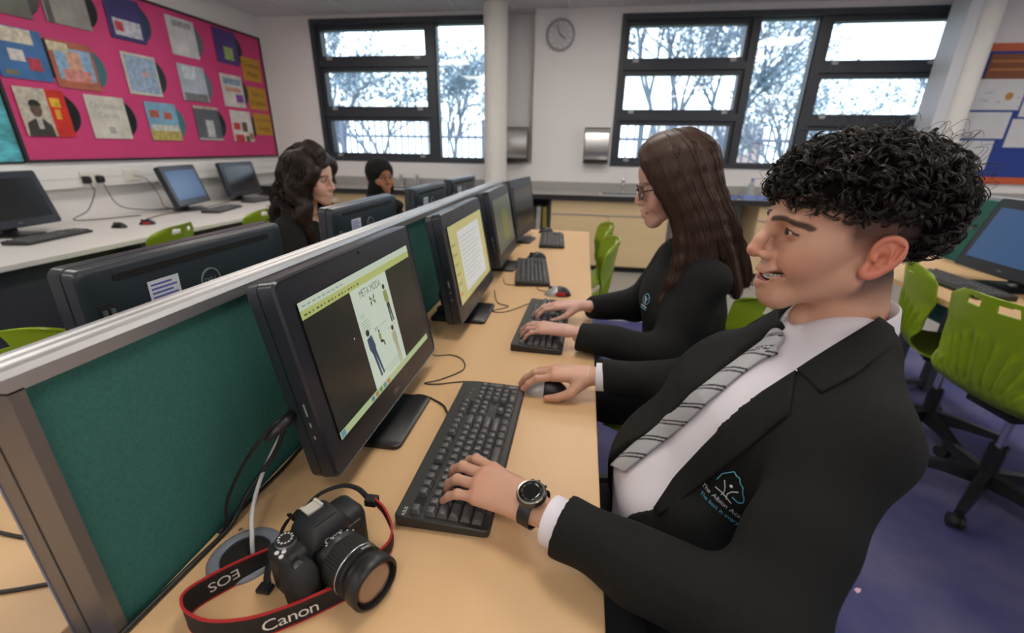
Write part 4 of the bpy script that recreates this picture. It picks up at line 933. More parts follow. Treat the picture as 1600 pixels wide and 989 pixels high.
        obj('piping', MB().loft([[tuple(np.array(p) - np.array([0, 0, hh[2]]) * 1.0 + np.array([0, 0, .0006])) for p in r_] for r_, hh in zip(tops, Hs)]), SR, o, world=True, smooth=40)
        return C
    z = .7312
    C1 = ribbon('neck_strap', [(-.385, .430, .742), (-.405, .408, .735), (-.432, .374, z), (-.455, .344, z), (-.463, .327, z), (-.458, .315, z), (-.440, .304, z), (-.405, .299, z), (-.362, .310, z), (-.325, .333, z), (-.290, .362, z), (-.268, .382, z)], [.012, .026, .036, .037, .037, .037, .037, .037, .036, .034, .032, .030])
    ribbon('neck_strap', [(-.275, .478, .795), (-.262, .478, .775), (-.248, .468, .752), (-.245, .452, .737), (-.255, .430, .733)], [.012, .016, .020, .022, .022])
    def strap_text(s, size, i0, i1, flip, off, zc):
        a, b = np.array(C1[i0]), np.array(C1[i1]); d = (b - a) / np.linalg.norm(b - a); mid = np.array(C1[(i0 + i1) // 2]); n_ = np.array([d[1], -d[0], 0]) * (1 if not flip else -1)
        text('lettering', s, size, WP, t, frame(mid + n_ * off + np.array([0, 0, zc]), Vector(d), Vector((0, 0, 1))) if not flip else frame(mid + n_ * off + np.array([0, 0, zc]), Vector(d), Vector((0, 0, -1))), world=True, gap=.05)
    strap_text('EOS', .022, 18, 30, True, .0016, .019)
    strap_text('Canon', .026, 82, 98, False, .0016, .018)
    obj('strap_web', MB().tube(spline([(-.392, .440, .795), (-.400, .452, .775), (-.415, .462, .757), (-.42, .450, .745), (-.405, .425, .742), (-.398, .415, .739)], 8), .0035, 6, squash=.35), SB, t, world=True, smooth=True)
    obj('strap_web', MB().tube(spline([(-.400, .418, .765), (-.405, .405, .748), (-.398, .385, .738), (-.388, .372, .737)], 8), .006, 6, squash=.3), SB, t, world=True, smooth=True)
    obj('strap_web', MB().tube(spline([(-.39, .462, .776), (-.375, .49, .788), (-.345, .505, .796), (-.315, .500, .80), (-.288, .484, .798)], 8), .004, 6, squash=.35), SB, t, world=True, smooth=True)
    obj('strap_slider', MB().box((-.405, .456, .762), (-.390, .472, .772), .002), BLK, t, world=True)
    obj('strap_buckle', MB().box((-.400, .362, .731), (-.380, .376, .738), .0015), BLK, t, world=True)
    obj('strap_buckle', MB().box((-.292, .474, .792), (-.274, .490, .804), .002), BLK, t, world=True)
dslr()
# ================================================================== signed distance modelling (organic shapes)
def smin(a, b, k):
    h = np.clip(.5 + .5 * (b - a) / k, 0, 1); return b * (1 - h) + a * h - k * h * (1 - h)
def smax(a, b, k): return -smin(-a, -b, k)
def rotm(rx=0, ry=0, rz=0): return np.array(Euler((math.radians(rx), math.radians(ry), math.radians(rz))).to_matrix())
class Sdf:
    """ordered smooth unions / cuts; each primitive carries a bounding sphere so blocks far away skip it"""
    def __init__(s): s.ops = []
    def _add(s, fn, c, R, k, mode): s.ops.append((fn, np.array(c, float), R, k, mode)); return s
    def ell(s, c, r, k=.01, rot=None, mode='u'):
        c = np.array(c, float); r = np.array(r, float); Rm = rotm(*rot) if rot is not None else None
        def fn(P):
            q = P - c
            if Rm is not None: q = q @ Rm
            a = q / r; k0 = np.sqrt((a * a).sum(1)) + 1e-9; b = a / r; k1 = np.sqrt((b * b).sum(1)) + 1e-9
            return k0 * (k0 - 1) / k1
        return s._add(fn, c, max(r), k, mode)
    def cap(s, a, b, ra, rb=None, k=.01, mode='u', sy=None):
        """round cone a->b; sy = (axis index, factor) squeezes space along an axis about a"""
        a = np.array(a, float); b = np.array(b, float); rb = ra if rb is None else rb; ba = b - a; L2 = ba @ ba + 1e-12
        sc = np.ones(3); f = 1.
        if sy: sc[sy[0]] = sy[1]; f = min(1., sy[1])
        ba_ = ba * sc; L2_ = ba_ @ ba_ + 1e-12
        def fn(P):
            q = (P - a) * sc; t = np.clip(q @ ba_ / L2_, 0, 1); d = q - t[:, None] * ba_
            return np.sqrt((d * d).sum(1)) - (ra + t * (rb - ra))
        return s._add(fn, (a + b) / 2, math.sqrt(L2) / 2 + max(ra, rb) / f, k, mode)
    def chain(s, pts, rs, k=.01, mode='u', sy=None):
        for i in range(len(pts) - 1): s.cap(pts[i], pts[i + 1], rs[i], rs[i + 1], k, mode, sy)
        return s
    def fn(s, f, c, R, k=.01, mode='u'): return s._add(f, c, R, k, mode)
    def __call__(s, P, ops=None):
        d = np.full(len(P), 1e3)
        for fn, c, R, k, mode in (ops if ops is not None else s.ops):
            e = fn(P)
            d = smin(d, e, k) if mode == 'u' else smax(d, -e, k)
        return d
    def cull(s, c, rad):
        return [o for o in s.ops if np.linalg.norm(o[1] - c) < o[2] + rad + 3 * o[3] + .004]
def mesh_sdf(S, lo, hi, h, B=14):
    """surface nets over a dense grid filled block by block"""
    lo = np.array(lo, float); hi = np.array(hi, float); n = np.ceil((hi - lo) / h).astype(int) + 1
    n = ((n + B - 1) // B) * B; F = np.full(n, 1., np.float32); hd = math.sqrt(3) * B * h / 2
    g = np.arange(B); G = np.stack(np.meshgrid(g, g, g, indexing='ij'), -1).reshape(-1, 3)
    for bx in range(n[0] // B):
        for by in range(n[1] // B):
            for bz in range(n[2] // B):
                o = np.array([bx, by, bz]) * B; c = lo + (o + (B - 1) / 2) * h
                ops = S.cull(c, hd)
                if not any(q[4] == 'u' for q in ops): continue
                dc = S(c[None], ops)[0]
                if abs(dc) > hd * 1.7 + .01:
                    if dc < 0: F[o[0]:o[0] + B, o[1]:o[1] + B, o[2]:o[2] + B] = -1
                    continue
                F[o[0]:o[0] + B, o[1]:o[1] + B, o[2]:o[2] + B] = S(lo + (o + G) * h, ops).reshape(B, B, B)
    return nets(F, lo, h)
def nets(F, lo, h):
    In = F < 0; n = F.shape
    cnt = np.zeros([q - 1 for q in n], np.int8)
    for a in (0, 1):
        for b in (0, 1):
            for c in (0, 1): cnt += In[a:n[0] - 1 + a, b:n[1] - 1 + b, c:n[2] - 1 + c]
    act = (cnt > 0) & (cnt < 8); idx = np.argwhere(act); vid = np.full(act.shape, -1, np.int32); vid[act] = np.arange(len(idx))
    acc = np.zeros((len(idx), 3)); num = np.zeros(len(idx))
    cor = [(a, b, c) for a in (0, 1) for b in (0, 1) for c in (0, 1)]
    val = {q: F[idx[:, 0] + q[0], idx[:, 1] + q[1], idx[:, 2] + q[2]].astype(float) for q in cor}
    for q in cor:
        for ax in range(3):
            if q[ax]: continue
            r = list(q); r[ax] = 1; r = tuple(r); v0, v1 = val[q], val[r]; m_ = (v0 < 0) != (v1 < 0)
            t = np.where(m_, v0 / (v0 - v1 + 1e-12), 0); p = np.zeros((len(idx), 3)) + np.array(q); p[:, ax] += t
            acc[m_] += p[m_]; num[m_] += 1
    V = lo + (idx + acc / num[:, None]) * h; Q = []
    for ax in range(3):
        b, c = [(1, 2), (2, 0), (0, 1)][ax]
        sl0 = [slice(None)] * 3; sl1 = [slice(None)] * 3; sl0[ax] = slice(0, n[ax] - 1); sl1[ax] = slice(1, n[ax])
        E = In[tuple(sl0)] != In[tuple(sl1)]; ij = np.argwhere(E); ij = ij[(ij[:, b] > 0) & (ij[:, c] > 0) & (ij[:, b] < n[b] - 1) & (ij[:, c] < n[c] - 1)]
        fl = In[ij[:, 0], ij[:, 1], ij[:, 2]]
        def g(db, dc):
            k = ij.copy(); k[:, b] -= db; k[:, c] -= dc; return vid[k[:, 0], k[:, 1], k[:, 2]]
        q = np.stack([g(1, 1), g(0, 1), g(0, 0), g(1, 0)], 1); q[~fl] = q[~fl][:, ::-1]; Q.append(q[(q >= 0).all(1)])
    return V, np.concatenate(Q)
def grad(S, P, e=.0008):
    g = np.stack([S(P + np.eye(3)[i] * e) - S(P - np.eye(3)[i] * e) for i in range(3)], 1); return g / (np.linalg.norm(g, axis=1, keepdims=True) + 1e-9)
def march(S, o, d, t0=0., t1=3., n=70, tol=.0006):
    """sphere-trace rays o + t d onto S; returns the points"""
    o = np.broadcast_to(np.array(o, float), np.shape(d)).copy(); d = np.array(d, float); d /= np.linalg.norm(d, axis=1, keepdims=True); t = np.full(len(d), t0)
    for _ in range(n): t = np.minimum(t + .85 * S(o + d * t[:, None]), t1)
    return o + d * t[:, None]
def vmesh(name, V, Q, m, parent, col=None, smooth=True, label=None, sub=None):
    """numpy mesh -> object in the parent's frame, optional point colours"""
    me = bpy.data.meshes.new(name); me.vertices.add(len(V)); me.vertices.foreach_set('co', np.asarray(V, np.float32).ravel())
    Q = np.asarray(Q, np.int32); k = Q.shape[1]; me.loops.add(Q.size); me.polygons.add(len(Q))
    me.loops.foreach_set('vertex_index', Q.ravel()); me.polygons.foreach_set('loop_start', np.arange(0, Q.size, k, dtype=np.int32))
    me.update(calc_edges=True); me.validate()
    me.polygons.foreach_set('use_smooth', [smooth] * len(me.polygons))
    if col is not None:
        a = me.color_attributes.new('col', 'FLOAT_COLOR', 'POINT'); a.data.foreach_set('color', np.concatenate([np.clip(col, 0, 1), np.ones((len(V), 1))], 1).astype(np.float32).ravel())
    me.materials.append(m); o = bpy.data.objects.new(name, me); COL.objects.link(o)
    if parent is not None: o.parent = parent; me.transform(root_inv(parent))
    if label: o['label'] = label
    return o
def join(*ms):
    V = []; Q = []; C = []; o = 0
    for v, q, c in ms: V.append(v); Q.append(q + o); C.append(c); o += len(v)
    return np.concatenate(V), np.concatenate(Q), np.concatenate(C)
def connect(core, parts):
    """weld the separately sculpted head and hands to the trunk hidden under the clothes, so the body is one continuous mesh"""
    V, Q, C = join(core, *parts); n0 = len(core[0]); o = n0; ex = []
    for v, q, c in parts:
        e = np.argmin(np.linalg.norm(v[:, None, :] - core[0].mean(0), axis=2).ravel()); f = q[np.argwhere((q == e).any(1))[0][0]]; g = core[1][np.argmin(np.linalg.norm(core[0][core[1][:, 0]] - v[e], axis=1))]
        for k in range(4): ex.append((f[k] + o, f[(k + 1) % 4] + o, g[(k + 1) % 4], g[k]))
        o += len(v)
    return V, np.concatenate([Q, np.array(ex)]), C
def blob(P, c, r, soft=.5):
    """1 inside an ellipsoid fading to 0"""
    q = np.sqrt((((P - np.array(c)) / np.array(r)) ** 2).sum(1)); return np.clip((1 + soft - q) / (2 * soft), 0, 1)
def near(P, pts, r, soft):
    """1 within r of a polyline fading over soft"""
    pts = np.array(pts, float); d = np.full(len(P), 9.)
    for a, b in zip(pts[:-1], pts[1:]):
        ba = b - a; t = np.clip((P - a) @ ba / (ba @ ba + 1e-12), 0, 1); d = np.minimum(d, np.linalg.norm(P - a - t[:, None] * ba, axis=1))
    return np.clip((r + soft - d) / soft, 0, 1)
def mixc(C, col, w): return C * (1 - w[:, None]) + np.array(col) * w[:, None]
def place(V, o, f, u):
    """local (x fwd, y left, z up) -> world with origin o, forward f, up u"""
    f = np.array(f, float); f /= np.linalg.norm(f); u = np.array(u, float); u -= f * (u @ f); u /= np.linalg.norm(u); l = np.cross(u, f)
    return np.array(o) + V[:, :1] * f + V[:, 1:2] * l + V[:, 2:] * u
# ------------------------------------------------------------------ head
def head_sdf(p):
    """local frame: x forward, y left, z up, origin between the ears at eye level"""
    S = Sdf(); f = p.get('fem', 0.); sm = p.get('smile', 0.)
    S.ell((-.004, 0, .036), (.096, .0745, .078), .02); S.ell((.036, 0, .038), (.060, .062, .058), .02)
    S.ell((.040, 0, -.030), (.046, .058 - .003 * f, .062), .03)
    for s in (-1, 1):
        S.cap((.002, s * .051, -.058), (.066, s * .015, -.100 + .004 * f), .018 - .003 * f, .014, .028)
        S.ell((.052, s * .047, -.022), (.024, .018, .018), .025)
        S.ell((.064, s * .037, -.044), (.022, .020, .020), .025)
        S.cap((.086, s * .036, .013), (.093, s * .006, .009), .0095 - .003 * f, .010 - .003 * f, .014)
    S.ell((.073, 0, -.100), (.021, .022, .0185), .022)
    S.ell((.082, 0, -.066), (.018, .026, .022), .02)
    for s in (-1, 1): S.ell((.099, s * .0315, -.003), (.016, .019, .0125), .012, None, 's')
    # nose
    nt = p.get('nose', 1.)
    S.cap((.0935, 0, .004), (.1035 + .004 * nt, 0, -.020), .0068 + .0010 * (nt - 1) * 3, .0072 + .0012 * (nt - 1) * 3, .010)
    S.cap((.1035 + .004 * nt, 0, -.020), (.1085 + .0035 * nt, 0, -.0345), .0078, .0098 + .0014 * (nt - 1) * 3, .007)
    for s in (-1, 1):
        S.ell((.100, s * .0125, -.0400), (.0105, .0062, .0072), .006)
        S.ell((.1045, s * .0065, -.0475), (.0055, .0030, .0028), .002, None, 's')
    # lips
    cz = -.070 + .011 * sm; cw = .021 + .010 * sm; cx = .0835 - .0055 * sm; op = p.get('open', 0.)
    U = [(cx, -cw, cz), (.0930, -.013, -.0660 + .003 * sm), (.0985, -.004, -.0635), (.0985, .004, -.0635), (.0930, .013, -.0660 + .003 * sm), (cx, cw, cz)]
    Lw = [(cx, -cw, cz), (.0915, -.013, -.0752 - op * .8), (.0965, 0, -.0785 - op), (.0915, .013, -.0752 - op * .8), (cx, cw, cz)]
    S.chain(U, [.003, .0042, .0048, .0048, .0042, .003], .005); S.chain(Lw, [.003, .005, .0062, .005, .003], .005)
    if op > 0:
        S.ell((.094, 0, -.0705 - op * .42), (.018, cw * .72, .0016 + op * .66), .002, None, 's')
        for s in (-1, 1): S.ell((.0855, s * cw * .62, -.0655 - op * .20), (.013, cw * .42, .0012 + op * .46), .002, (s * 22, 0, 0), 's')
    else: S.cap((.101, -.004, -.0705), (.101, .004, -.0705), .0006, None, .002, 's')
    for s in (-1, 1):   # mouth corner and laughter crease
        S.ell((cx + .002, s * (cw + .002), cz), (.006, .003, .004), .006, None, 's')
        if sm: S.cap((.094, s * .022, -.046), (.083, s * .036, -.066), .0015, .002, .008, 's')
    # eyelids around the eyeballs
    sq = p.get('lid', .0052)
    for s in (-1, 1):
        S.ell((.0785, s * .0315, -.001), (.0136, .0150, .0132), .004)
        S.ell((.0925, s * .0315, -.0018), (.0085, .0135, sq), .0015, (0, 0, 0), 's')
    # ears
    for s in (-1, 1):
        def E(x, z, o=0.):
            x, z = x * .86, z * .86; c_, s_ = math.cos(.22), math.sin(.22); return (-.010 + x * c_ - z * s_, s * (.0725 + o * .8), -.020 + x * s_ * .6 + z * c_)
        S.ell(E(-.002, .004, .004), (.0150, .0042, .0235), .005, (0, -14, s * -20))
        rim = [(.009, -.002, .001), (.012, .014, .001), (.006, .027, .005), (-.006, .031, .010), (-.016, .024, .014), (-.0195, .009, .016), (-.017, -.006, .014), (-.011, -.018, .010), (-.004, -.027, .006), (.004, -.030, .003), (.009, -.024, .001), (.009, -.014, .0)]
        rq = spline(rim, 3); rw = spline([(0, 0, q) for q in [.0028, .0032, .0034, .0036, .0036, .0036, .0036, .0040, .0050, .0052, .0042, .0032]], 3); S.chain([E(*q) for q in rq], [q[2] for q in rw], .0028)
        S.chain([E(-.001, .020, .009), E(-.0085, .010, .012), E(-.0095, -.004, .012), E(-.004, -.013, .009)], [.0022, .0026, .0028, .0026], .002)
        S.ell(E(-.001, -.002, .012), (.0062, .0075, .0085), .002, None, 's'); S.ell(E(-.013, .012, .016), (.0028, .004, .011), .002, (0, -20, 0), 's')
        S.ell(E(.008, -.004, .006), (.0035, .004, .0055), .003)
    # neck
    nr = .054 - .010 * f; a = p.get('neck', (-.045, 0, -.20))
    S.cap((-.022, 0, -.065), a, nr, nr + .004, .025, sy=(1, 1.06))
    if not f: S.ell((.028, 0, -.135), (.012, .010, .014), .02)
    return S, U, Lw
def eyeball(p, s):
    """white ball with iris and pupil, gaze = local direction"""
    n = 28; V = []; Q = []
    for i in range(n + 1):
        for j in range(n): t = PI * i / n; a = 2 * PI * j / n; V.append((math.cos(t), math.sin(t) * math.cos(a), math.sin(t) * math.sin(a)))
    for i in range(n):
        for j in range(n): Q.append((i * n + j, i * n + (j + 1) % n, (i + 1) * n + (j + 1) % n, (i + 1) * n + j))
    V = np.array(V); ang = np.degrees(np.arccos(np.clip(V[:, 0], -1, 1))); C = np.where(ang[:, None] < 10, [.005, .005, .005], np.where(ang[:, None] < 26, p.get('iris', (.05, .025, .012)), [.62, .58, .56]))
    V = V * .0121; V[:, 0] += np.where(ang < 26, .0006, 0)
    g = p.get('gaze', (1, 0, -.1)); V = place(V, (.0785, s * .0315, -.001), g, (0, 0, 1)); return V, np.array(Q), C
def skin_head(p, U, Lw, V):
    """skin colours by place on the head"""
    base = np.array(p['skin']); C = np.tile(base, (len(V), 1)); A = np.abs(V * [1, 1, 1]); M_ = V * [1, 1, 1]
    Vs = V.copy(); Vs[:, 1] = np.abs(Vs[:, 1])
    C = mixc(C, base * [1.06, .80, .76], .55 * blob(Vs, (.066, .040, -.036), (.03, .026, .022)))
    C = mixc(C, base * [1.04, .74, .70], .6 * blob(Vs, (.113, 0, -.036), (.016, .016, .014)))
    C = mixc(C, base * [1.08, .66, .62], .75 * blob(Vs, (-.014, .080, -.022), (.03, .02, .036), .3))
    C = mixc(C, base * [.72, .62, .58], .5 * blob(Vs, (.092, .0315, -.004), (.014, .020, .012)))
    if p.get('stubble'): C = mixc(C, base * [.72, .72, .74], p['stubble'] * np.maximum(blob(Vs, (.06, .0, -.100), (.05, .05, .026)), blob(Vs, (.100, 0, -.056), (.014, .024, .007))))
    lip = p.get('lip', base * [.95, .55, .55])
    C = mixc(C, lip, .85 * np.maximum(near(V, U, .0040, .0025), near(V, Lw, .0052, .0025)))
    if p.get('open'): C = mixc(C, (.10, .02, .02), blob(V, (.086, 0, -.0715 - p['open'] * .45), (.010, .026, .002 + p['open'] * .5), .1) * (V[:, 0] < .0905))
    fr_ = (V[:, 0] > .055) & (V[:, 2] > -.03) & (V[:, 2] < .04); F2 = Vs.copy(); F2[:, 0] = 0
    bw = p.get('brow', (.012, .009, .008)); zb = p.get('browz', .0175)
    C = mixc(C, bw, fr_ * p.get('brow_w', .9) * near(F2, [(0, .011, zb), (0, .020, zb + .002), (0, .032, zb + .0025), (0, .043, zb), (0, .053, zb - .006)], p.get('brow_t', .0024), .0022))
    C = mixc(C, (.012, .008, .008), fr_ * .95 * near(F2, [(0, .0185, -.0035), (0, .0245, .0022), (0, .0325, .0030), (0, .0400, .0010), (0, .0460, -.0030)], .0010, .0010))
    C = mixc(C, base * [.5, .4, .38], fr_ * .5 * near(F2, [(0, .0200, -.0050), (0, .0310, -.0072), (0, .0440, -.0045)], .0006, .0012))
    return C
# ------------------------------------------------------------------ hand
FING = {'index': ((.090, .0265, .003), (.043, .025, .021), .0088, 4), 'middle': ((.094, .0055, .006), (.047, .029, .022), .0090, 0), 'ring': ((.089, -.0150, .004), (.043, .027, .022), .0085, -4), 'little': ((.079, -.0330, -.001), (.033, .020, .019), .0075, -9)}
def hand_sdf(pose, side=1, scale=1., slim=1., arm=.09):
    """local: x towards the fingers, y thumb side, z back of the hand; side=-1 mirrors y. pose: finger -> (mcp, pip, dip, spread) degrees"""
    S = Sdf(); tips = []
    def P(x, y, z): return np.array((x * scale, y * scale * side, z * scale))
    def rr(r): return r * scale * slim
    for nm, (m_, ls, r, sp) in FING.items():
        a, b, c, s = pose[nm]; p = np.array(m_); th = 0.; out = [p.copy()]; ya = math.radians(sp + s)
        for L, q in zip(ls, (a, b, c)):
            th += math.radians(q); p = p + L * np.array((math.cos(th) * math.cos(ya), math.cos(th) * math.sin(ya), -math.sin(th))); out.append(p.copy())
        W = [P(*q) for q in out]
        S.cap(P(.004, m_[1] * .42, .0), W[0], rr(.0150), rr(.0118), .014)
        S.cap(W[0], W[1], rr(r * 1.12), rr(r), .005); S.cap(W[1], W[2], rr(r), rr(r * .90), .003); S.cap(W[2], W[3], rr(r * .90), rr(r * .78), .003)
        S.ell(W[1], (rr(r * 1.04),) * 3, .003)
        up = np.array((math.sin(th) * math.cos(ya), math.sin(th) * math.sin(ya), math.cos(th))); tips.append((W[3], P(*up), rr(r * .78)))
    t = pose['thumb']; q = [np.array((.020, .022, -.008))]
    for L, az, el in zip((.042, .033, .026), t[0], t[1]):
        a, e = math.radians(az), math.radians(el); q.append(q[-1] + L * np.array((math.cos(e) * math.cos(a), math.cos(e) * math.sin(a), math.sin(e))))
    W = [P(*v) for v in q]
    S.cap(W[0], W[1], rr(.0165), rr(.0118), .014); S.cap(W[1], W[2], rr(.0112), rr(.0100), .005); S.cap(W[2], W[3], rr(.0100), rr(.0082), .003)
    tips.append((W[3], P(0, .3, .95), rr(.0082)))
    S.cap(P(-.005, 0, -.002), P(.06, -.004, -.004), rr(.0200), rr(.016), .014, sy=(2, 1.25))
    S.cap(P(-arm, 0, -.002), P(-.003, 0, -.002), rr(.027), rr(.0215), .014, sy=(2, 1.30))
    return S, tips
def build_hand(pose, side, o, f, u, h=.0019, scale=1., slim=1., skin=(.6, .4, .3), arm=.09):
    S, tips = hand_sdf(pose, side, scale, slim, arm)
    V, Q = mesh_sdf(S, (-.125, -.10, -.13), (.21, .10, .07), h)
    C = np.tile(np.array(skin), (len(V), 1)); sk = np.array(skin)
    for w, up, r in tips:
        C = mixc(C, sk * [1.06, .78, .76], .5 * blob(V, w, (.013, .013, .013)))
        n = w + up / (np.linalg.norm(up) + 1e-9) * r * .9; C = mixc(C, sk * [1.12, 1.02, 1.02], .7 * blob(V, n, (.0055, .0055, .0055), .25))
    for nm in FING:
        m_ = np.array(FING[nm][0]) * scale; m_[1] *= side; C = mixc(C, sk * [1.05, .80, .76], .4 * blob(V, m_ + [0, 0, .009], (.012, .010, .010)))
    W = place(V, o, f, u)
    if np.linalg.det(np.stack([np.array(f) / np.linalg.norm(f), np.cross(u, f), u])) < 0: Q = Q[:, ::-1]
    return W, Q, C
# ------------------------------------------------------------------ hair
def strand_tubes(paths, r, n=4, taper=.5):
    """many thin tubes as one numpy mesh; paths: list of (k,3)"""
    V = []; Q = []; o = 0
    for p, rad in zip(paths, r if hasattr(r, '__len__') else [r] * len(paths)):
        p = np.asarray(p); k = len(p); t = np.gradient(p, axis=0); t /= np.linalg.norm(t, axis=1, keepdims=True) + 1e-9
        ref = np.where(np.abs(t[:, 2:3]) < .9, [[0, 0, 1.]], [[1., 0, 0]]); a = np.cross(t, ref); a /= np.linalg.norm(a, axis=1, keepdims=True) + 1e-9; b = np.cross(t, a)
        rr_ = rad * (1 - (1 - taper) * np.linspace(0, 1, k))[:, None]
        for q in range(n): V.append(p + (a * math.cos(2 * PI * q / n) + b * math.sin(2 * PI * q / n)) * rr_)
        i = np.arange(k - 1)
        for q in range(n): Q.append(np.stack([o + q * k + i, o + ((q + 1) % n) * k + i, o + ((q + 1) % n) * k + i + 1, o + q * k + i + 1], 1))
        o += n * k
    return np.concatenate(V), np.concatenate(Q)
SKIN = lambda name: mat(name, (.6, .4, .3), .46, sub=.12, attr='col', bump=(420, .12), spec=.4)
EYE = mat('eye_wet', (.8, .8, .8), .08, attr='col', spec=.6)
# ================================================================== people
CAMP = np.array((0, 0, CAM_H))
def pray(px):
    a = np.array(px, float); d = np.stack([(a[:, 0] - 800) / FPX, (a[:, 1] - 494.5) / FPX, np.ones(len(a))], 1); return d @ CM
def hit(S, px, t0=.2): return march(S, CAMP, pray(px), t0)
JACK = mat('blazer_black', (.0085, .0092, .0088), .78, noise=(300, .25), bump=(1400, .5), spec=.25)
TROU = mat('trouser_black', (.008, .008, .009), .8, bump=(1400, .4), spec=.2)
SHIRT = mat('white_shirt', (.74, .71, .78), .7, bump=(14, .25), spec=.3)
SHOE = mat('black_leather', (.01, .01, .01), .35)
def folds(S, amp, c=None):
    """gentle cloth folds added to a distance field"""
    f0 = S.__call__
    D = [((13, 31, 22), .3), ((-27, 12, 19), 1.7), ((41, -23, 8), 2.9), ((9, 17, -46), .8)]
    class W(Sdf):
        def __call__(s, P, ops=None):
            d = Sdf.__call__(s, P, ops); w_ = 0
            for k, ph in D: w_ = w_ + np.sin(P @ np.array(k, float) + ph + 1.5 * np.sin(P @ np.array(k[::-1], float) * .6))
            return d + amp * w_ * .4
    w_ = W(); w_.ops = S.ops; return w_
def resample(poly, n):
    p = np.array(poly, float); s = np.r_[0, np.cumsum(np.linalg.norm(np.diff(p, axis=0), axis=1))]; t = np.linspace(0, s[-1], n)
    return np.stack([np.interp(t, s, p[:, i]) for i in range(p.shape[1])], 1)
def strip_on(S, e0, e1, n, m_, off, th, bulge=0.):
    """cloth strip between two outlines laid on a surface, with thickness"""
    a, b = resample(e0, n), resample(e1, n); t = np.linspace(0, 1, m_)
    px = (a[:, None] * (1 - t[None, :, None]) + b[:, None] * t[None, :, None]).reshape(-1, 2)
    P = hit(S, px); N = grad(S, P, .004); bu = (bulge * np.sin(PI * np.tile(t, n)))[:, None]
    top = P + N * (off + th + bu); bot = P + N * off
    V = np.concatenate([top, bot]); k = n * m_; Q = []
    for i in range(n - 1):
        for j in range(m_ - 1):
            q = (i * m_ + j, i * m_ + j + 1, (i + 1) * m_ + j + 1, (i + 1) * m_ + j); Q += [q, tuple(x + k for x in reversed(q))]
    per = [(i * m_) for i in range(n)] + [(n - 1) * m_ + j for j in range(1, m_)] + [i * m_ + m_ - 1 for i in range(n - 2, -1, -1)] + [j for j in range(m_ - 2, 0, -1)]
    for q0, q1 in zip(per, per[1:] + per[:1]): Q.append((q0, q1, q1 + k, q0 + k))
    return V, np.array(Q), px
def poly_cut(pts, x0, x1):
    """2-D polygon in (y,z) extruded along x: signed distance for a cut"""
    A = np.array(pts, float); B_ = np.roll(A, -1, 0)
    def f(P):
        q = P[:, 1:]; d = np.full(len(P), 9.); ins = np.zeros(len(P), bool)
        for a, b in zip(A, B_):
            ba = b - a; t = np.clip((q - a) @ ba / (ba @ ba), 0, 1); d = np.minimum(d, np.linalg.norm(q - a - t[:, None] * ba, axis=1))
            c = ((a[1] > q[:, 1]) != (b[1] > q[:, 1])) & (q[:, 0] < (b[0] - a[0]) * (q[:, 1] - a[1]) / (b[1] - a[1] + 1e-12) + a[0]); ins ^= c
        d = np.where(ins, -d, d); return np.maximum(np.maximum(d, x0 - P[:, 0]), P[:, 0] - x1)
    return f
def collar_ring(c, rx, ry, zt, drop, gape, th, ax=(-1, 0), n=60, flare=.016):
    """folded shirt collar round a neck; ax = direction of the throat, gape = half opening angle"""
    a0 = math.atan2(ax[1], ax[0]); rings = []
    for k in range(n + 1):
        th_ = a0 + gape + (2 * PI - 2 * gape) * k / n; fr = abs(math.cos((th_ - a0) / 2)); fr = fr ** 6   # 1 at the throat
        u = np.array((math.cos(th_), math.sin(th_))); z1 = zt(math.cos(th_ - a0)); dr = drop * (1 + .55 * fr)
        pr = [(0, z1 - dr * .9), (0, z1), (.003, z1 + .002), (.006, z1), (flare, z1 - dr), (flare - .004, z1 - dr), (.003, z1 - .006)]
        rings.append([(c[0] + u[0] * (rx + q), c[1] + u[1] * (ry + q), z) for q, z in pr])
    return MB().loft(rings)
def cuff(a, b, r, th=.004, n=28):
    a = np.array(a, float); b = np.array(b, float); d = b - a; L = np.linalg.norm(d); M = frame(a, Vector(d).orthogonal(), Vector(d).cross(Vector(d).orthogonal()))
    return MB().lathe([(r - th, 0), (r, 0), (r, L), (r - th, L), (r - th * 1.2, L * .5)], n, M, False)
def shoe(o, f, t, nm='shoe'):
    S = Sdf(); S.cap((0, 0, .04), (.15, 0, .03), .038, .034, .03, sy=(2, .9)); S.cap((.15, 0, .03), (.21, 0, .026), .034, .024, .02); S.cap((0, 0, .05), (-.01, 0, .10), .036, .038, .02)
    S.fn(lambda P: P[:, 2], (0, 0, -.1), .4, .003, 's')
    V, Q = mesh_sdf(S, (-.06, -.06, -.01), (.25, .06, .15), .006); vmesh(nm, place(V, o, f, (0, 0, 1)), Q, SHOE, t)

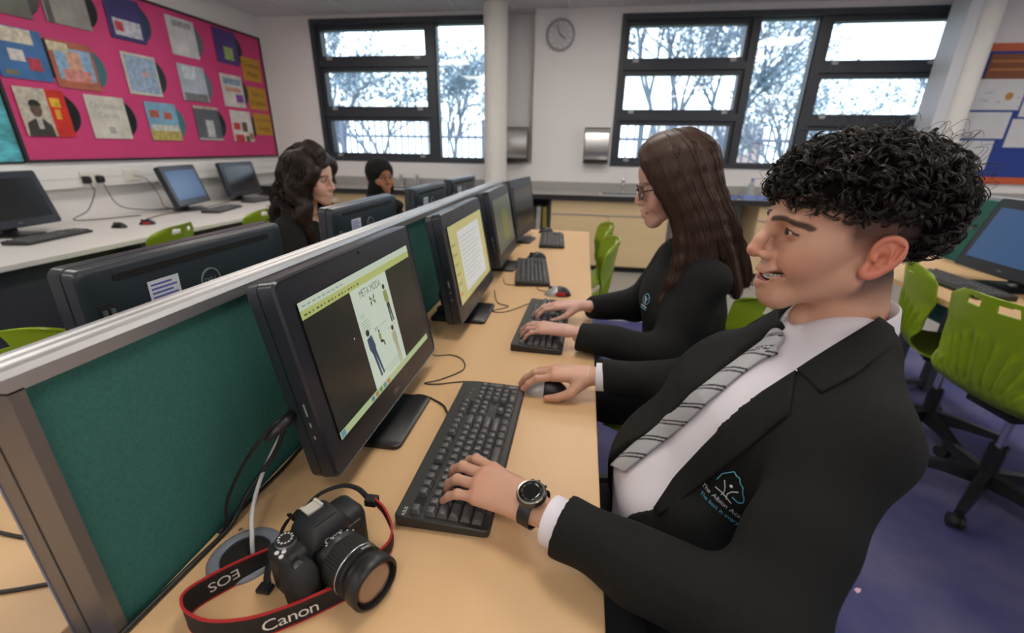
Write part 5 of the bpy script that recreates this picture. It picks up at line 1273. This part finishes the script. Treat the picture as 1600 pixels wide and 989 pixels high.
# ------------------------------------------------------------------ the smiling boy
HO = np.array((.376, .70, 1.194))
def boy():
    t = thing('person', 'smiling person with curly dark hair in a black blazer, hand on the mouse', 'person', (.25, .70, 0))
    sk = (.62, .35, .245)
    p = dict(smile=1., open=.0066, lid=.0030, skin=sk, stubble=.22, nose=1.4, brow_t=.0028, browz=.0135, gaze=(1, .05, -.12), neck=(-.046, 0, -.205), brow=(.02, .013, .01), lip=(.50, .20, .18))
    S, U, Lw = head_sdf(p)
    V, Q = mesh_sdf(S, (-.13, -.11, -.235), (.14, .11, .13), .0018)
    C = skin_head(p, U, Lw, V); Vs = V.copy(); Vs[:, 1] = np.abs(V[:, 1])
    # cropped sides: short dark hair on the scalp
    up_ = np.clip((V[:, 2] - .004) / .022, 0, 1) * np.clip((.052 - V[:, 0]) / .018, 0, 1)
    burn = np.clip((V[:, 2] + .020) / .024, 0, 1) * np.clip((.034 + .3 * V[:, 2] - V[:, 0]) / .014, 0, 1) * np.clip((V[:, 0] + .03) / .008, 0, 1)
    back = np.clip((-.014 - .25 * V[:, 2] - V[:, 0]) / .010, 0, 1) * np.clip((V[:, 2] + .098) / .05, 0, 1)
    ear_ = np.clip((Vs[:, 1] - .0735) / .003, 0, 1) * (np.abs(V[:, 2] + .02) < .034) * (np.abs(V[:, 0] + .010) < .032)
    C = mixc(C, (.020, .013, .010), np.clip(np.maximum.reduce([.95 * up_, .80 * burn, .95 * back]), 0, 1) * (1 - ear_))
    C = mixc(C, np.array(sk) * [.90, .70, .66], .25 * blob(V, (.066, .050, -.060), (.012, .02, .012)))
    C = mixc(C, np.array(sk) * [1.10, .62, .58], .55 * ear_)
    head = (place(V, HO, (-1, 0, .03), (.03, 0, 1)), Q, C)
    # hands
    lp = dict(index=(4, 30, 22, 3), middle=(6, 32, 24, 0), ring=(8, 34, 24, -2), little=(4, 26, 18, -6), thumb=((30, 14, 6), (-18, -14, -10)))
    LH = build_hand(lp, -1, (-.046, .515, .797), (-.885, .46, -.035), (-.02, -.10, 1), scale=1.0, skin=sk)
    rp = dict(index=(8, 26, 16, 2), middle=(8, 28, 18, 0), ring=(14, 34, 24, -2), little=(20, 36, 26, -4), thumb=((38, 14, 2), (-30, -18, -8)))
    RH = build_hand(rp, 1, (.052, .962, .786), (-.995, .03, -.03), (-.03, 0, 1), scale=.98, skin=sk)
    K_ = Sdf(); K_.chain([(.235, .70, .52), (.235, .70, .70), (.325, .70, .88), (.40, .70, 1.0)], [.10, .09, .09, .05], .05, sy=(1, .66))
    K_.chain([(.40, .70, .99), (.355, .53, .95), (.232, .385, .80), (.03, .478, .795)], [.04, .036, .034, .022], .03); K_.chain([(.40, .70, .99), (.42, .855, .94), (.285, .93, .805), (.12, .955, .788)], [.04, .036, .034, .022], .03)
    kv, kq = mesh_sdf(K_, (-.02, .3, .40), (.5, 1.02, 1.08), .012); core = (kv, kq, np.tile(np.array(sk), (len(kv), 1)))
    Vb, Qb, Cb = connect(core, [head, LH, RH])
    vmesh('body', Vb, Qb, SKIN('skin_boy'), t, Cb)
    for s in (-1, 1):
        v, q, c = eyeball(p, s); vmesh('eye', place(v, HO, (-1, 0, .03), (.03, 0, 1)), q, EYE, t, c)
    # teeth with a brace
    tv = MB(); br = MB(); wire = []
    for k in range(-6, 7):
        a = k * .165; c_ = np.array((.0585 + .0318 * math.cos(a), .0310 * math.sin(a), -.0716 + .0050 * (1 - math.cos(a)))); d = Vector((math.cos(a), math.sin(a) * .95, 0)).normalized(); sd = Vector((-d.y, d.x, 0))
        M = Matrix(((d.x, sd.x, 0, c_[0]), (d.y, sd.y, 0, c_[1]), (0, 0, 1, c_[2]), (0, 0, 0, 1)))
        tv.T = M; tv.box((-.002, -.0023, -.0042), (.001, .0023, .0046), .0006); br.T = M; br.box((.001, -.0011, -.0012), (.0019, .0011, .0012)); wire.append(M @ Vector((.0016, 0, 0)))
    br.T = None; br.tube(wire, .0003, 4)
    for nm, mb_, m_ in (('teeth', tv, mat('enamel', (.78, .74, .66), .25)), ('brace', br, mat('brace_metal', (.62, .62, .62), .25, metal=.9))):
        mb_.v = [tuple(q) for q in place(np.array(mb_.v), HO, (-1, 0, .03), (.03, 0, 1))]; obj(nm, mb_, m_, t, world=True)
    # hair: dark mass, then ringlets
    H = Sdf(); H.ell((-.010, 0, .070), (.103, .077, .056), .02); H.ell((.064, 0, .062), (.036, .058, .028), .02); H.ell((-.080, 0, .036), (.040, .062, .058), .02)
    H.ell((.010, 0, .050), (.070, .080, .034), .02)
    hv, hq = mesh_sdf(H, (-.16, -.11, -.05), (.14, .11, .15), .004)
    HM = mat('hair_black_brown', (.014, .0095, .0075), .36, spec=.55)
    ho = vmesh('hair', place(hv, HO, (-1, 0, .03), (.03, 0, 1)), hq, mat('hair_mass_dark', (.008, .006, .005), .95, spec=.05), t, label='thick dark curly hair with cropped sides')
    rg = np.random.RandomState(3); N_ = grad(H, hv); sel = rg.choice(len(hv), 1250); paths = []; rad = []
    for i in sel:
        p0, n = hv[i], N_[i]
        if p0[2] < .022 and p0[0] > -.03: continue
        tg = np.cross(n, rg.normal(size=3)); tg /= np.linalg.norm(tg); ax = n * rg.uniform(.0, .45) + tg * rg.uniform(.6, 1.) + np.array((.15, 0, -.1)); ax /= np.linalg.norm(ax)
        e1 = np.cross(ax, n + .01); e1 /= np.linalg.norm(e1); e2 = np.cross(ax, e1); R_ = rg.uniform(.0055, .0105); L_ = rg.uniform(.012, .030); tn = rg.uniform(.8, 1.8); ph = rg.uniform(0, 6.3); k = np.linspace(0, 1, 20)[:, None]
        c = p0 + n * .002 + ax * L_ * (k - .3) + (e1 * np.cos(ph + k * 2 * PI * tn) + e2 * np.sin(ph + k * 2 * PI * tn)) * R_ * (.7 + .4 * k)
        for q in range(5): paths.append(c + rg.normal(size=3) * .0011 + (e1 * np.cos(ph + k * 2 * PI * tn) + e2 * np.sin(ph + k * 2 * PI * tn)) * rg.uniform(-.0014, .0014)); rad.append(rg.uniform(.0006, .0011))
    cv, cq = strand_tubes(paths, rad, 3, .6)
    co = vmesh('curls', place(cv, HO, (-1, 0, .03), (.03, 0, 1)), cq, HM, ho); co['kind'] = 'stuff'
    paths = []
    for i in rg.choice(len(hv), 260):
        p0, n = hv[i], N_[i]
        if p0[2] < .05: continue
        tg = np.cross(n, rg.normal(size=3)); tg /= np.linalg.norm(tg); k = np.linspace(0, 1, 14)[:, None]; L_ = rg.uniform(.012, .03)
        paths.append(p0 + n * (.008 + L_ * np.sin(k * PI * .8)) + tg * L_ * k)
    cv, cq = strand_tubes(paths, .0004, 3, .5); co = vmesh('flyaway_hairs', place(cv, HO, (-1, 0, .03), (.03, 0, 1)), cq, HM, ho); co['kind'] = 'stuff'
    # clothes
    CH_ = [(.215, .70, .54), (.222, .70, .70), (.315, .70, .88), (.372, .70, .985)]
    Sh = Sdf(); Sh.chain(CH_, [.118, .112, .110, .072], .05, sy=(1, .66))
    Sh.cap((.355, .535, .970), (.40, .642, 1.035), .054, .048, .04); Sh.cap((.42, .86, .95), (.41, .758, 1.03), .052, .048, .04)
    ShW = folds(Sh, .0035)
    v, q = mesh_sdf(ShW, (.06, .5, .5), (.48, .92, 1.10), .006); vmesh('shirt', v, q, SHIRT, t)
    E1, W1 = (.228, .378, .80), (.002, .487, .795); E2, W2 = (.290, .935, .805), (.078, .957, .787)
    J = Sdf(); J.chain([(.235, .70, .47)] + CH_[1:], [.135, .124, .121, .082], .05, sy=(1, .66))
    J.cap((.350, .520, .970), (.40, .645, 1.035), .064, .050, .04); J.cap((.425, .865, .950), (.41, .755, 1.03), .062, .050, .04)
    J.chain([(.346, .515, .962), E1, W1], [.064, .058, .043], .03); J.chain([(.425, .87, .945), E2, W2], [.060, .055, .041], .03)
    JW = folds(J, .0045)
    nr = hit(J, [(1381, 494), (1287, 555), (1240, 586), (1187, 617), (1144, 655), (1100, 699), (1056, 746), (1028, 789)][1:])[:, 1:]
    fr_ = hit(J, [(1222, 505), (1150, 548), (1106, 594), (1060, 634), (1003, 680)])[:, 1:]
    cut = [(.60, 1.13)] + [tuple(q) for q in nr] + [(.595, .70), (.60, .60), (.74, .60), (.735, .72)] + [tuple(q) for q in fr_[::-1]] + [(.75, 1.13)]
    J2 = Sdf(); J2.ops = list(J.ops); J2.fn(poly_cut(cut, -.2, .40), (.2, .67, .86), .45, .004, 's')
    J2.fn(lambda P: np.linalg.norm((P - np.array((.400, .70, 1.07))) * [1, 1, .6], axis=1) - .073, (.400, .70, 1.07), .15, .006, 's')
    for W_, E_ in ((W1, E1), (W2, E2)):
        W_ = np.array(W_); d = (np.array(E_) - W_); d /= np.linalg.norm(d); o_ = W_ + d * .004
        J2.fn(lambda P, o_=o_, d=d: np.maximum((P - o_) @ d, np.linalg.norm(P - o_, axis=1) - .09), o_, .1, .002, 's')
    v, q = mesh_sdf(folds(J2, .0045), (-.06, .28, .40), (.50, 1.05, 1.12), .0048)
    jk = vmesh('blazer', v, q, JACK, t, label='black school blazer with a chest badge')
    # lapel and collar on the side we see
    for nm, a, b in (('lapel', [(1247, 582), (1187, 617), (1144, 655), (1100, 699), (1056, 746), (1024, 794)], [(1243, 619), (1239, 650), (1165, 706), (1110, 748), (1062, 786), (1030, 806)]),
                     ('jacket_collar', [(1374, 497), (1330, 527), (1287, 555), (1249, 580)], [(1394, 512), (1386, 545), (1335, 590), (1285, 617)])):
        v, q, _ = strip_on(J, a, b, 30, 9, .002, .004); vmesh(nm, v, q, JACK, jk)
    # tie with double stripes
    a = [(1220, 521), (1191, 539), (1131, 583), (1062, 636), (1022, 671), (959, 728)]; b = [(1217, 556), (1193, 565), (1159, 589), (1103, 636), (1075, 664), (980, 739)]
    v, q, px = strip_on(Sh, a, b, 280, 33, .004, .004, .004)
    k = np.concatenate([px, px]); s = (k[:, 1] - k[:, 0] * .04) + .0 * k[:, 0]; ph = ((s - 560) % 27.5); st_ = np.minimum(np.abs(ph - 3), np.abs(ph - 8)) < 1.25
    C = np.where(st_[:, None], [.012, .013, .018], [.40, .41, .43]); vmesh('tie', v, q, mat('tie_satin', (.5, .5, .5), .42, attr='col'), t, C, label='silver grey tie with pairs of black stripes')
    kn = Sdf(); P_ = hit(Sh, [(1220, 530), (1196, 552)]); kn.cap(P_[0] + [-.008, 0, .002], P_[1] + [-.008, 0, 0], .015, .011, .01, sy=(0, 1.3))
    v, q = mesh_sdf(kn, P_.min(0) - .04, P_.max(0) + .04, .0022); s = v[:, 2] * 1000 + v[:, 1] * 900; C = np.where(((s % 26) < 2.2)[:, None] | (np.abs((s % 26) - 5.5) < 1.1)[:, None], [.012, .013, .018], [.42, .43, .45])
    vmesh('tie_knot', v, q, MATS['tie_satin'], t, C)
    obj('shirt_collar', collar_ring((.402, .70), .064, .060, lambda c: 1.072 - .020 * c, .030, .30, .004, (-1, -.06), flare=.011), SHIRT, t, world=True, smooth=60)
    dl = np.array(W1) - np.array(E1); dl /= np.linalg.norm(dl); obj('shirt_cuff', cuff(np.array(W1) - dl * .02, np.array(W1) + dl * .017, .036), SHIRT, t, world=True, smooth=50)
    dr = np.array(W2) - np.array(E2); dr /= np.linalg.norm(dr); obj('shirt_cuff', cuff(np.array(W2) - dr * .02, np.array(W2) + dr * .014, .034), SHIRT, t, world=True, smooth=50)
    # watch
    wc = np.array((-.040, .512, .797)); fw = Vector((-.885, .46, -.035)).normalized(); up = Vector((-.02, -.22, 1)); M = frame(wc, fw, up.cross(fw)); M = Matrix.Translation(wc) @ M.to_3x3().to_4x4()
    wt_ = obj('watch_strap', MB().loft([[tuple(M @ Vector((x_, math.cos(a) * (.0295 + q), math.sin(a) * (.0235 + q)))) for x_, q in ((-.010, 0), (.010, 0), (.010, .0025), (-.010, .0025))] for a in [2 * PI * k_ / 40 for k_ in range(41)]], cap=False), BLK, t, world=True, smooth=50, label='black smart watch with a round dark dial')
    D = M @ Matrix.Translation((0, 0, .0245))
    obj('watch_case', MB().lathe([(.020, 0), (.0225, .002), (.0225, .008), (.021, .0105), (.0185, .0108)], 40, D), mat('watch_steel', (.10, .10, .10), .25, metal=.9), wt_, world=True, smooth=40)
    obj('watch_bezel', MB().lathe([(.0215, .0100), (.0205, .0112), (.0185, .0108)], 40, D), mat('watch_rim', (.50, .46, .40), .2, metal=.9), wt_, world=True, smooth=40)
    obj('watch_glass', MB().lathe([(.0187, .0106), (.012, .0112), (0, .0114)], 40, D), mat('watch_glass_black', (.004, .004, .005), .05, coat=1.), wt_, world=True, smooth=True)
    for a in (-.5, .1, .5): obj('watch_crown', MB().lathe([(.0022, .021), (.0022, .0255), (0, .0257)], 12, D @ Matrix.Translation((0, 0, .005)) @ Matrix.Rotation(a, 4, 'Z') @ Matrix.Rotation(PI / 2, 4, 'X')), BLK, wt_, world=True)
    obj('bracelet', MB().tube([tuple(np.array((.040, .962, .785)) + np.array((.004 * math.sin(a), .0285 * math.cos(a), .0222 * math.sin(a)))) for a in [2 * PI * k_ / 32 for k_ in range(33)]], .0011, 6), mat('white_cord', (.72, .66, .58), .6), t, world=True, smooth=True, label='thin white cord bracelet')
    # chest badge
    c0, c1 = hit(J, [(1138, 768), (1160, 786)]); n = grad(J, c0[None], .006)[0]; ex = c1 - c0; ex -= n * (ex @ n); ex /= np.linalg.norm(ex); ey = np.cross(n, ex)
    def onj(x, y, off=.0035):
        x = np.atleast_1d(x); y = np.atleast_1d(y); P0 = c0 + x[:, None] * ex + y[:, None] * ey + n * .03; h_ = march(J, P0, np.tile(-n, (len(x), 1)), 0, .08) + n * off; return [tuple(q) for q in h_] if len(x) > 1 else tuple(h_[0])
    CY = mat('badge_cyan', (.10, .42, .58), .6); BW = mat('badge_white', (.62, .62, .62), .6)
    out = [(-.020, .004), (-.019, .017), (-.013, .027), (-.009, .033), (-.004, .030), (.001, .031), (.005, .025), (.011, .023), (.014, .016), (.020, .010), (.022, .003), (.018, -.002), (.008, -.001)]
    bd_ = obj('badge', MB().tube([onj(*q) for q in resample(out, 44)], .0008, 5), CY, jk, world=True, smooth=True, label='cyan tree outline badge with white figure')
    for ln_ in ([(-.012, .012), (-.006, .004), (-.003, -.004), (-.004, -.010)], [(.010, .012), (.004, .006), (.001, -.002), (.004, -.010)], [(-.016, -.007), (-.004, -.006), (.012, -.010)]): obj('badge_figure', MB().tube([onj(*q) for q in resample(ln_, 12)], .0008, 5), BW, bd_, world=True, smooth=True)
    obj('badge_figure', MB().lathe([(.0024, 0), (0, .001)], 12, frame(onj(-.001, .012), ex, ey)), BW, bd_, world=True)
    for s_, sz, yy, m_ in (('The Albion Academy', .0098, -.019, BW), ('The best in everyone', .0085, -.031, CY)): text('badge_lettering', s_, sz, m_, bd_, None, world=True, gap=.06, bend=lambda x, y, yy=yy: onj(x + .010, y + yy))
    # trousers and shoes
    T_ = Sdf(); T_.cap((.25, .62, .50), (.25, .78, .50), .105, .105, .05)
    for s in (-1, 1): T_.chain([(.25, .70 + s * .09, .50), (-.13, .70 + s * .10, .52), (-.10, .70 + s * .11, .10)], [.085, .064, .050], .04)
    v, q = mesh_sdf(folds(T_, .004), (-.25, .45, .05), (.40, .95, .66), .008); vmesh('trousers', v, q, TROU, t)
    for s in (-1, 1): shoe((-.09, .70 + s * .11, 0), (-1, 0, 0), t)
boy()
# ------------------------------------------------------------------ the other pupils
def person_base(label, base, HOg, fwd, p, torso, arms, h=.003, hands=None, jm=None, slim=.92):
    """seated figure: head, trunk, arms; torso = chain points + radii, arms = [(S,E,W) x2]"""
    t = thing('person', label, 'person', base); up = (0, 0, 1)
    S, U, Lw = head_sdf(p); V, Q = mesh_sdf(S, (-.13, -.11, -.20), (.14, .11, .13), h); C = skin_head(p, U, Lw, V)
    sc_ = p.get('scale', .95); HP = lambda v: place(v * sc_, HOg, fwd, p.get('up', up))
    parts = [(HP(V), Q, C)]
    for hd in hands or []: parts.append(build_hand(hd[0], hd[1], hd[2], hd[3], (0, 0, 1), h=.0026, scale=.90, slim=slim, skin=p['skin'], arm=.04))
    pts, rs = torso; K_ = Sdf(); K_.chain(pts, [r * .82 for r in rs], .05, sy=(1, .68))
    for (s, e, w_) in arms: K_.chain([pts[-1], s, e, w_], [.035, .034, .030, .020], .03)
    lo = np.min([q for a in arms for q in a] + list(pts), axis=0) - .16; hi = np.max([q for a in arms for q in a] + list(pts), axis=0) + .16
    kv, kq = mesh_sdf(K_, lo, hi, .014)
    vb, qb, cb = connect((kv, kq, np.tile(np.array(p['skin']), (len(kv), 1))), parts); vmesh('body', vb, qb, SKIN('skin_' + p['name']), t, cb)
    for s in (-1, 1):
        v, q, c = eyeball(p, s); vmesh('eye', HP(v), q, EYE, t, c)
    J = Sdf(); J.chain(pts, rs, .05, sy=(1, .68))
    for (s, e, w_) in arms:
        J.cap(s, np.array(pts[-1]) + [0, 0, .03], .056, .045, .04); J.chain([s, e, w_], [.058, .056, .042], .03)
        w_ = np.array(w_); d = np.array(e) - w_; d /= np.linalg.norm(d); o_ = w_ + d * .004
        J.fn(lambda P, o_=o_, d=d: np.maximum((P - o_) @ d, np.linalg.norm(P - o_, axis=1) - .08), o_, .1, .002, 's')
    nk = HP(np.array([[-.04, 0, -.17]]))[0]
    J.fn(lambda P: np.linalg.norm((P - nk) * [1, 1, .6], axis=1) - .062, nk, .12, .006, 's')
    v, q = mesh_sdf(folds(J, .004), lo, hi, .007); jk = vmesh('blazer', v, q, jm or JACK, t)
    T_ = Sdf(); hip = np.array(pts[0]); f2 = np.array(fwd) * [1, 1, 0]; f2 = f2 / np.linalg.norm(f2); l2 = np.array((-f2[1], f2[0], 0))
    T_.cap(hip + l2 * .07, hip - l2 * .07, .10, .10, .05)
    for s in (-1, 1):
        a = hip + l2 * .085 * s; k = a + f2 * .36; T_.chain([a, k, k + f2 * .02 - [0, 0, k[2] - .09]], [.08, .058, .045], .04); shoe(k * [1, 1, 0] + f2 * .02, tuple(f2), t)
    v, q = mesh_sdf(folds(T_, .003), np.minimum(hip, hip + f2 * .45) - [.2, .2, hip[2] - .05], np.maximum(hip, hip + f2 * .45) + [.2, .2, .13], .01); vmesh('trousers', v, q, TROU, t)
    return t, HP, J, jk
def hair_mass(t, HP, guides, rad, name, m, base=None, nst=220, seed=1, wave=0., rs=(.0022, .0042), label=None, jit=.012):
    """guides: list of equally long head-local curves; a solid smooth mass plus strands lying on it"""
    G = [np.array(spline(g, 6)) for g in guides]; H = base or Sdf()
    for g in G:
        q = g[::3]; k = len(q); H.chain([tuple(x) for x in q], [rad * (1.0 - .55 * (i / (k - 1)) ** 2) for i in range(k)], .03)
    A = np.concatenate(G); v, q = mesh_sdf(folds(H, .014) if wave > .005 else H, A.min(0) - .10, A.max(0) + .10, .0045); o = vmesh(name, HP(v), q, m, t, label=label)
    rg = np.random.RandomState(seed); paths = []; rr_ = []
    for _ in range(nst):
        u = rg.uniform(0, len(G) - 1); i = min(int(u), len(G) - 2); f = u - i; c = G[i] * (1 - f) + G[i + 1] * f; k = len(c); s = np.linspace(0, 1, k)[:, None]
        c = c + rg.normal(size=3) * jit * (.3 + s) + (np.sin(s * (18 + 5 * rg.rand()) + rg.uniform(0, 6.3)) * wave * np.minimum(1, s * 2.5)) * rg.normal(size=3)
        paths.append(c); rr_.append(rg.uniform(*rs))
    X = np.concatenate(paths); X = X + grad(H, X, .002) * (np.clip(-H(X), -.02, .05)[:, None] + .0022); k = len(paths[0]); X = X + wave * .5 * np.sin(X[:, 2:] * 95 + X[:, :1] * 40 + np.array([[0, 1.6, 3.1]])) * np.clip(.06 - X[:, 2:], 0, .1) * 10
    paths = [X[i * k:(i + 1) * k][: int(k * rg.uniform(.86, 1.))] for i in range(nst)]
    v, q = strand_tubes(paths, rr_, 5, .4); s_ = vmesh('strands', HP(v), q, m, o); s_['kind'] = 'stuff'
    return o
SIT = dict(index=(6, 30, 22, 2), middle=(8, 32, 24, 0), ring=(10, 34, 24, -2), little=(8, 30, 20, -5), thumb=((34, 16, 6), (-22, -16, -10)))
def girl_glasses():
    p = dict(name='girl_glasses', fem=1., skin=(.66, .40, .33), nose=.6, gaze=(1, 0, -.35), lip=(.56, .24, .23), brow=(.06, .035, .025), brow_w=.6, scale=.97, up=(-.24, 0, 1), neck=(-.065, 0, -.17))
    HOg = (.258, 1.365, 1.212)
    arms = [((.350, 1.222, .965), (.262, 1.165, .765), (.012, 1.212, .782)), ((.330, 1.508, .965), (.225, 1.56, .772), (.045, 1.468, .782))]
    hands = [(SIT, -1, (-.018, 1.222, .792), (-.96, .26, -.06)), (SIT, 1, (.015, 1.455, .792), (-.98, -.14, -.06))]
    t, HP, J, jk = person_base('person with long straight brown hair and glasses typing at a keyboard', (.36, 1.36, 0), HOg, (-.975, .0, -.22), p,
        ([(.372, 1.365, .52), (.360, 1.365, .70), (.325, 1.365, .86), (.318, 1.365, .985)], [.118, .116, .114, .070]), arms, .0026, hands)
    HB = mat('hair_long_brown', (.045, .022, .014), .52, noise=(30, .25, (6, 6, .5)), spec=.3)
    B = Sdf(); B.ell((-.014, 0, .046), (.106, .086, .090), .02)
    B.fn(lambda P: np.maximum(np.maximum(.050 - P[:, 0], P[:, 2] - .062), np.abs(P[:, 1]) - .070), (.10, 0, 0), .12, .012, 's')
    G = []
    # near side: from the parting forward of the ear down over the shoulder to the chest, then back round the head
    G.append([(.070, .005, .100), (.066, .060, .070), (.040, .083, -.010), (.010, .092, -.100), (.022, .108, -.210), (.075, .112, -.320), (.105, .098, -.410)])
    G.append([(.050, .005, .112), (.040, .070, .075), (.020, .090, -.010), (-.010, .098, -.110), (-.008, .114, -.210), (.035, .122, -.320), (.072, .112, -.410)])
    G.append([(.020, .0, .120), (.010, .076, .080), (-.010, .093, -.010), (-.040, .100, -.110), (-.055, .112, -.210), (-.045, .125, -.300), (-.030, .128, -.350)])
    G.append([(-.010, .0, .122), (-.035, .072, .080), (-.055, .080, -.010), (-.085, .090, -.110), (-.110, .095, -.210), (-.120, .105, -.290), (-.125, .110, -.340)])
    G.append([(-.040, .0, .112), (-.080, .045, .070), (-.095, .050, -.010), (-.120, .060, -.110), (-.150, .055, -.210), (-.160, .060, -.280), (-.165, .062, -.325)])
    G.append([(-.050, .0, .108), (-.098, .0, .060), (-.108, .0, -.010), (-.130, .0, -.110), (-.160, .0, -.210), (-.168, .0, -.280), (-.170, .0, -.325)])
    G.append([(-.040, -.01, .112), (-.075, -.055, .065), (-.085, -.070, -.010), (-.105, -.080, -.110), (-.120, -.085, -.200), (-.125, -.09, -.26), (-.128, -.09, -.30)])
    G.append([(.030, -.01, .116), (.025, -.073, .070), (.005, -.088, -.010), (-.02, -.094, -.110), (-.03, -.100, -.20), (-.02, -.105, -.26), (-.01, -.105, -.30)])
    hair_mass(t, HP, G, .020, 'hair', HB, B, 900, 5, .001, (.0009, .0020), 'very long straight dark brown hair')
    # glasses
    FRM = mat('glasses_tortoise', (.05, .018, .012), .25); g = MB(); gl = MB()
    def L(x, y, z): return tuple(HP(np.array([[x, y, z]]))[0])
    for s in (-1, 1):
        ring = [L(.106 - .010 * abs(math.cos(a)) * (1 if math.cos(a) * s > 0 else .2), s * .032 + .0235 * math.cos(a), -.006 + .020 * math.sin(a)) for a in [2 * PI * k / 28 for k in range(29)]]
        g.tube(ring, .0016, 6, cap=False); gl.add(ring[:-1], [tuple(range(28))]); g.tube([L(.097, s * .056, -.002), L(.05, s * .077, -.001), L(.0, s * .079, -.004), L(-.012, s * .078, -.014)], .0018, 6)
    g.tube([L(.106, -.0085, -.002), L(.110, 0, .001), L(.106, .0085, -.002)], .0016, 6)
    go = obj('glasses', g, FRM, t, world=True, smooth=True, label='round dark tortoiseshell glasses'); obj('lens', gl, GLASS, go, world=True)
    nk = HP(np.array([[-.052, 0, -.135]]))[0]; obj('shirt_collar', collar_ring((nk[0], nk[1]), .052, .052, lambda c: nk[2] + .008 - .016 * c, .030, .30, .004, (-1, 0), flare=.018), SHIRT, t, world=True, smooth=60)
    c0 = hit(J, [(1012, 470)])[0]; n = grad(J, c0[None], .005)[0]; ex = np.cross((0, 0, 1), n); ex /= np.linalg.norm(ex); ey = np.cross(n, ex)
    if ex[0] < 0 and abs(ex[0]) > abs(ex[1]): pass
    def on(x, y): return tuple(c0 + ex * x + ey * y + n * .006)
    b = obj('badge', MB().tube([on(.018 * math.cos(a), .016 * math.sin(a) + .004) for a in [2 * PI * k / 24 for k in range(25)]], .0011, 5), MATS['badge_cyan'], jk, world=True, smooth=True)
    obj('badge_figure', MB().tube([on(-.009, .010), on(0, -.002), on(.009, .010)], .0013, 5).tube([on(0, -.002), on(0, -.010)], .0013, 5), MATS['badge_white'], b, world=True, smooth=True)
    for k in (0, 1): obj('badge_line', MB().tube([on(-.016, -.018 - .007 * k), on(.016, -.018 - .007 * k)], .0012, 5), MATS['badge_white' if k == 0 else 'badge_cyan'], b, world=True)
girl_glasses()
def girl_wavy():
    p = dict(name='girl_wavy', fem=1., skin=(.66, .42, .33), nose=.9, gaze=(1, 0, -.1), lip=(.50, .18, .18), brow=(.02, .014, .01), scale=.97)
    HOg = (-1.243, 1.95, 1.152)
    arms = [((-1.30, 2.10, .935), (-1.20, 2.15, .74), (-1.00, 2.08, .775)), ((-1.30, 1.80, .935), (-1.20, 1.75, .74), (-1.00, 1.82, .775))]
    hands = [(SIT, -1, (-.975, 2.07, .785), (.98, -.1, -.06)), (SIT, 1, (-.975, 1.83, .785), (.98, .1, -.06))]
    t, HP, J, jk = person_base('person with long wavy dark hair facing a monitor behind the screen', (-1.33, 1.95, 0), HOg, (1, 0, -.05), p,
        ([(-1.36, 1.95, .50), (-1.36, 1.95, .68), (-1.33, 1.95, .85), (-1.30, 1.95, .95)], [.115, .105, .105, .068]), arms, .0032, hands)
    HB = mat('hair_wavy_dark', (.020, .012, .009), .52, spec=.3); B = Sdf(); B.ell((-.014, 0, .044), (.104, .084, .084), .02)
    B.fn(lambda P: np.maximum(np.maximum(.046 - P[:, 0], P[:, 2] - .064), np.abs(P[:, 1]) - .068), (.10, 0, 0), .12, .012, 's')
    G = []
    for s in (1, -1):
        g_ = [[(.060, s * .005, .105), (.052, s * .062, .070), (.028, s * .086, -.01), (.005, s * .096, -.10), (.02, s * .105, -.18), (.03, s * .10, -.25)],
              [(.020, 0, .122), (.0, s * .078, .075), (-.02, s * .096, -.01), (-.045, s * .106, -.10), (-.05, s * .118, -.18), (-.04, s * .12, -.25)],
              [(-.03, 0, .116), (-.065, s * .06, .07), (-.085, s * .075, -.01), (-.12, s * .082, -.10), (-.14, s * .085, -.18), (-.15, s * .085, -.24)]]
        G += g_ if s == 1 else g_[::-1]
    G.insert(3, [(-.04, 0, .112), (-.10, 0, .06), (-.115, 0, -.01), (-.145, 0, -.10), (-.165, 0, -.18), (-.17, 0, -.24)])
    hair_mass(t, HP, G, .033, 'hair', HB, B, 700, 8, .016, (.0016, .0034), 'long wavy dark brown hair', .016)
girl_wavy()
def girl_scarf():
    p = dict(name='girl_scarf', fem=1., skin=(.36, .175, .095), nose=.5, gaze=(1, -.1, 0), lip=(.36, .12, .10), brow=(.012, .009, .008), scale=.95)
    HOg = (-1.335, 2.88, 1.105); fwd = (.80, -.60, 0)
    arms = [((-1.36, 3.04, .90), (-1.26, 3.08, .74), (-1.08, 3.02, .772)), ((-1.42, 2.74, .90), (-1.28, 2.68, .74), (-1.08, 2.76, .772))]
    hands = [(SIT, -1, (-1.055, 3.0, .785), (.98, -.1, -.06)), (SIT, 1, (-1.055, 2.77, .785), (.98, .1, -.06))]
    t, HP, J, jk = person_base('person in a black headscarf looking across from behind the monitors', (-1.42, 2.88, 0), HOg, fwd, p,
        ([(-1.43, 2.88, .50), (-1.43, 2.88, .66), (-1.40, 2.88, .82), (-1.37, 2.88, .92)], [.118, .11, .11, .075]), arms, .0035, hands)
    H = Sdf(); H.ell((-.008, 0, .030), (.112, .090, .100), .02); H.ell((.03, 0, -.06), (.072, .074, .075), .03); H.cap((-.02, 0, -.08), (-.04, 0, -.19), .082, .098, .04); H.ell((.01, 0, -.20), (.12, .15, .06), .05)
    H.fn(lambda P: np.sqrt(((P[:, 1]) / .050) ** 2 + ((P[:, 2] + .030) / .078) ** 2) * .05 - .05 + np.maximum(0, .045 - P[:, 0]), (.09, 0, -.03), .12, .008, 's')
    v, q = mesh_sdf(folds(H, .003), (-.2, -.22, -.30), (.18, .22, .16), .005)
    vmesh('headscarf', HP(v), q, mat('scarf_black', (.008, .008, .009), .85, spec=.2), t, label='plain black headscarf')
girl_scarf()
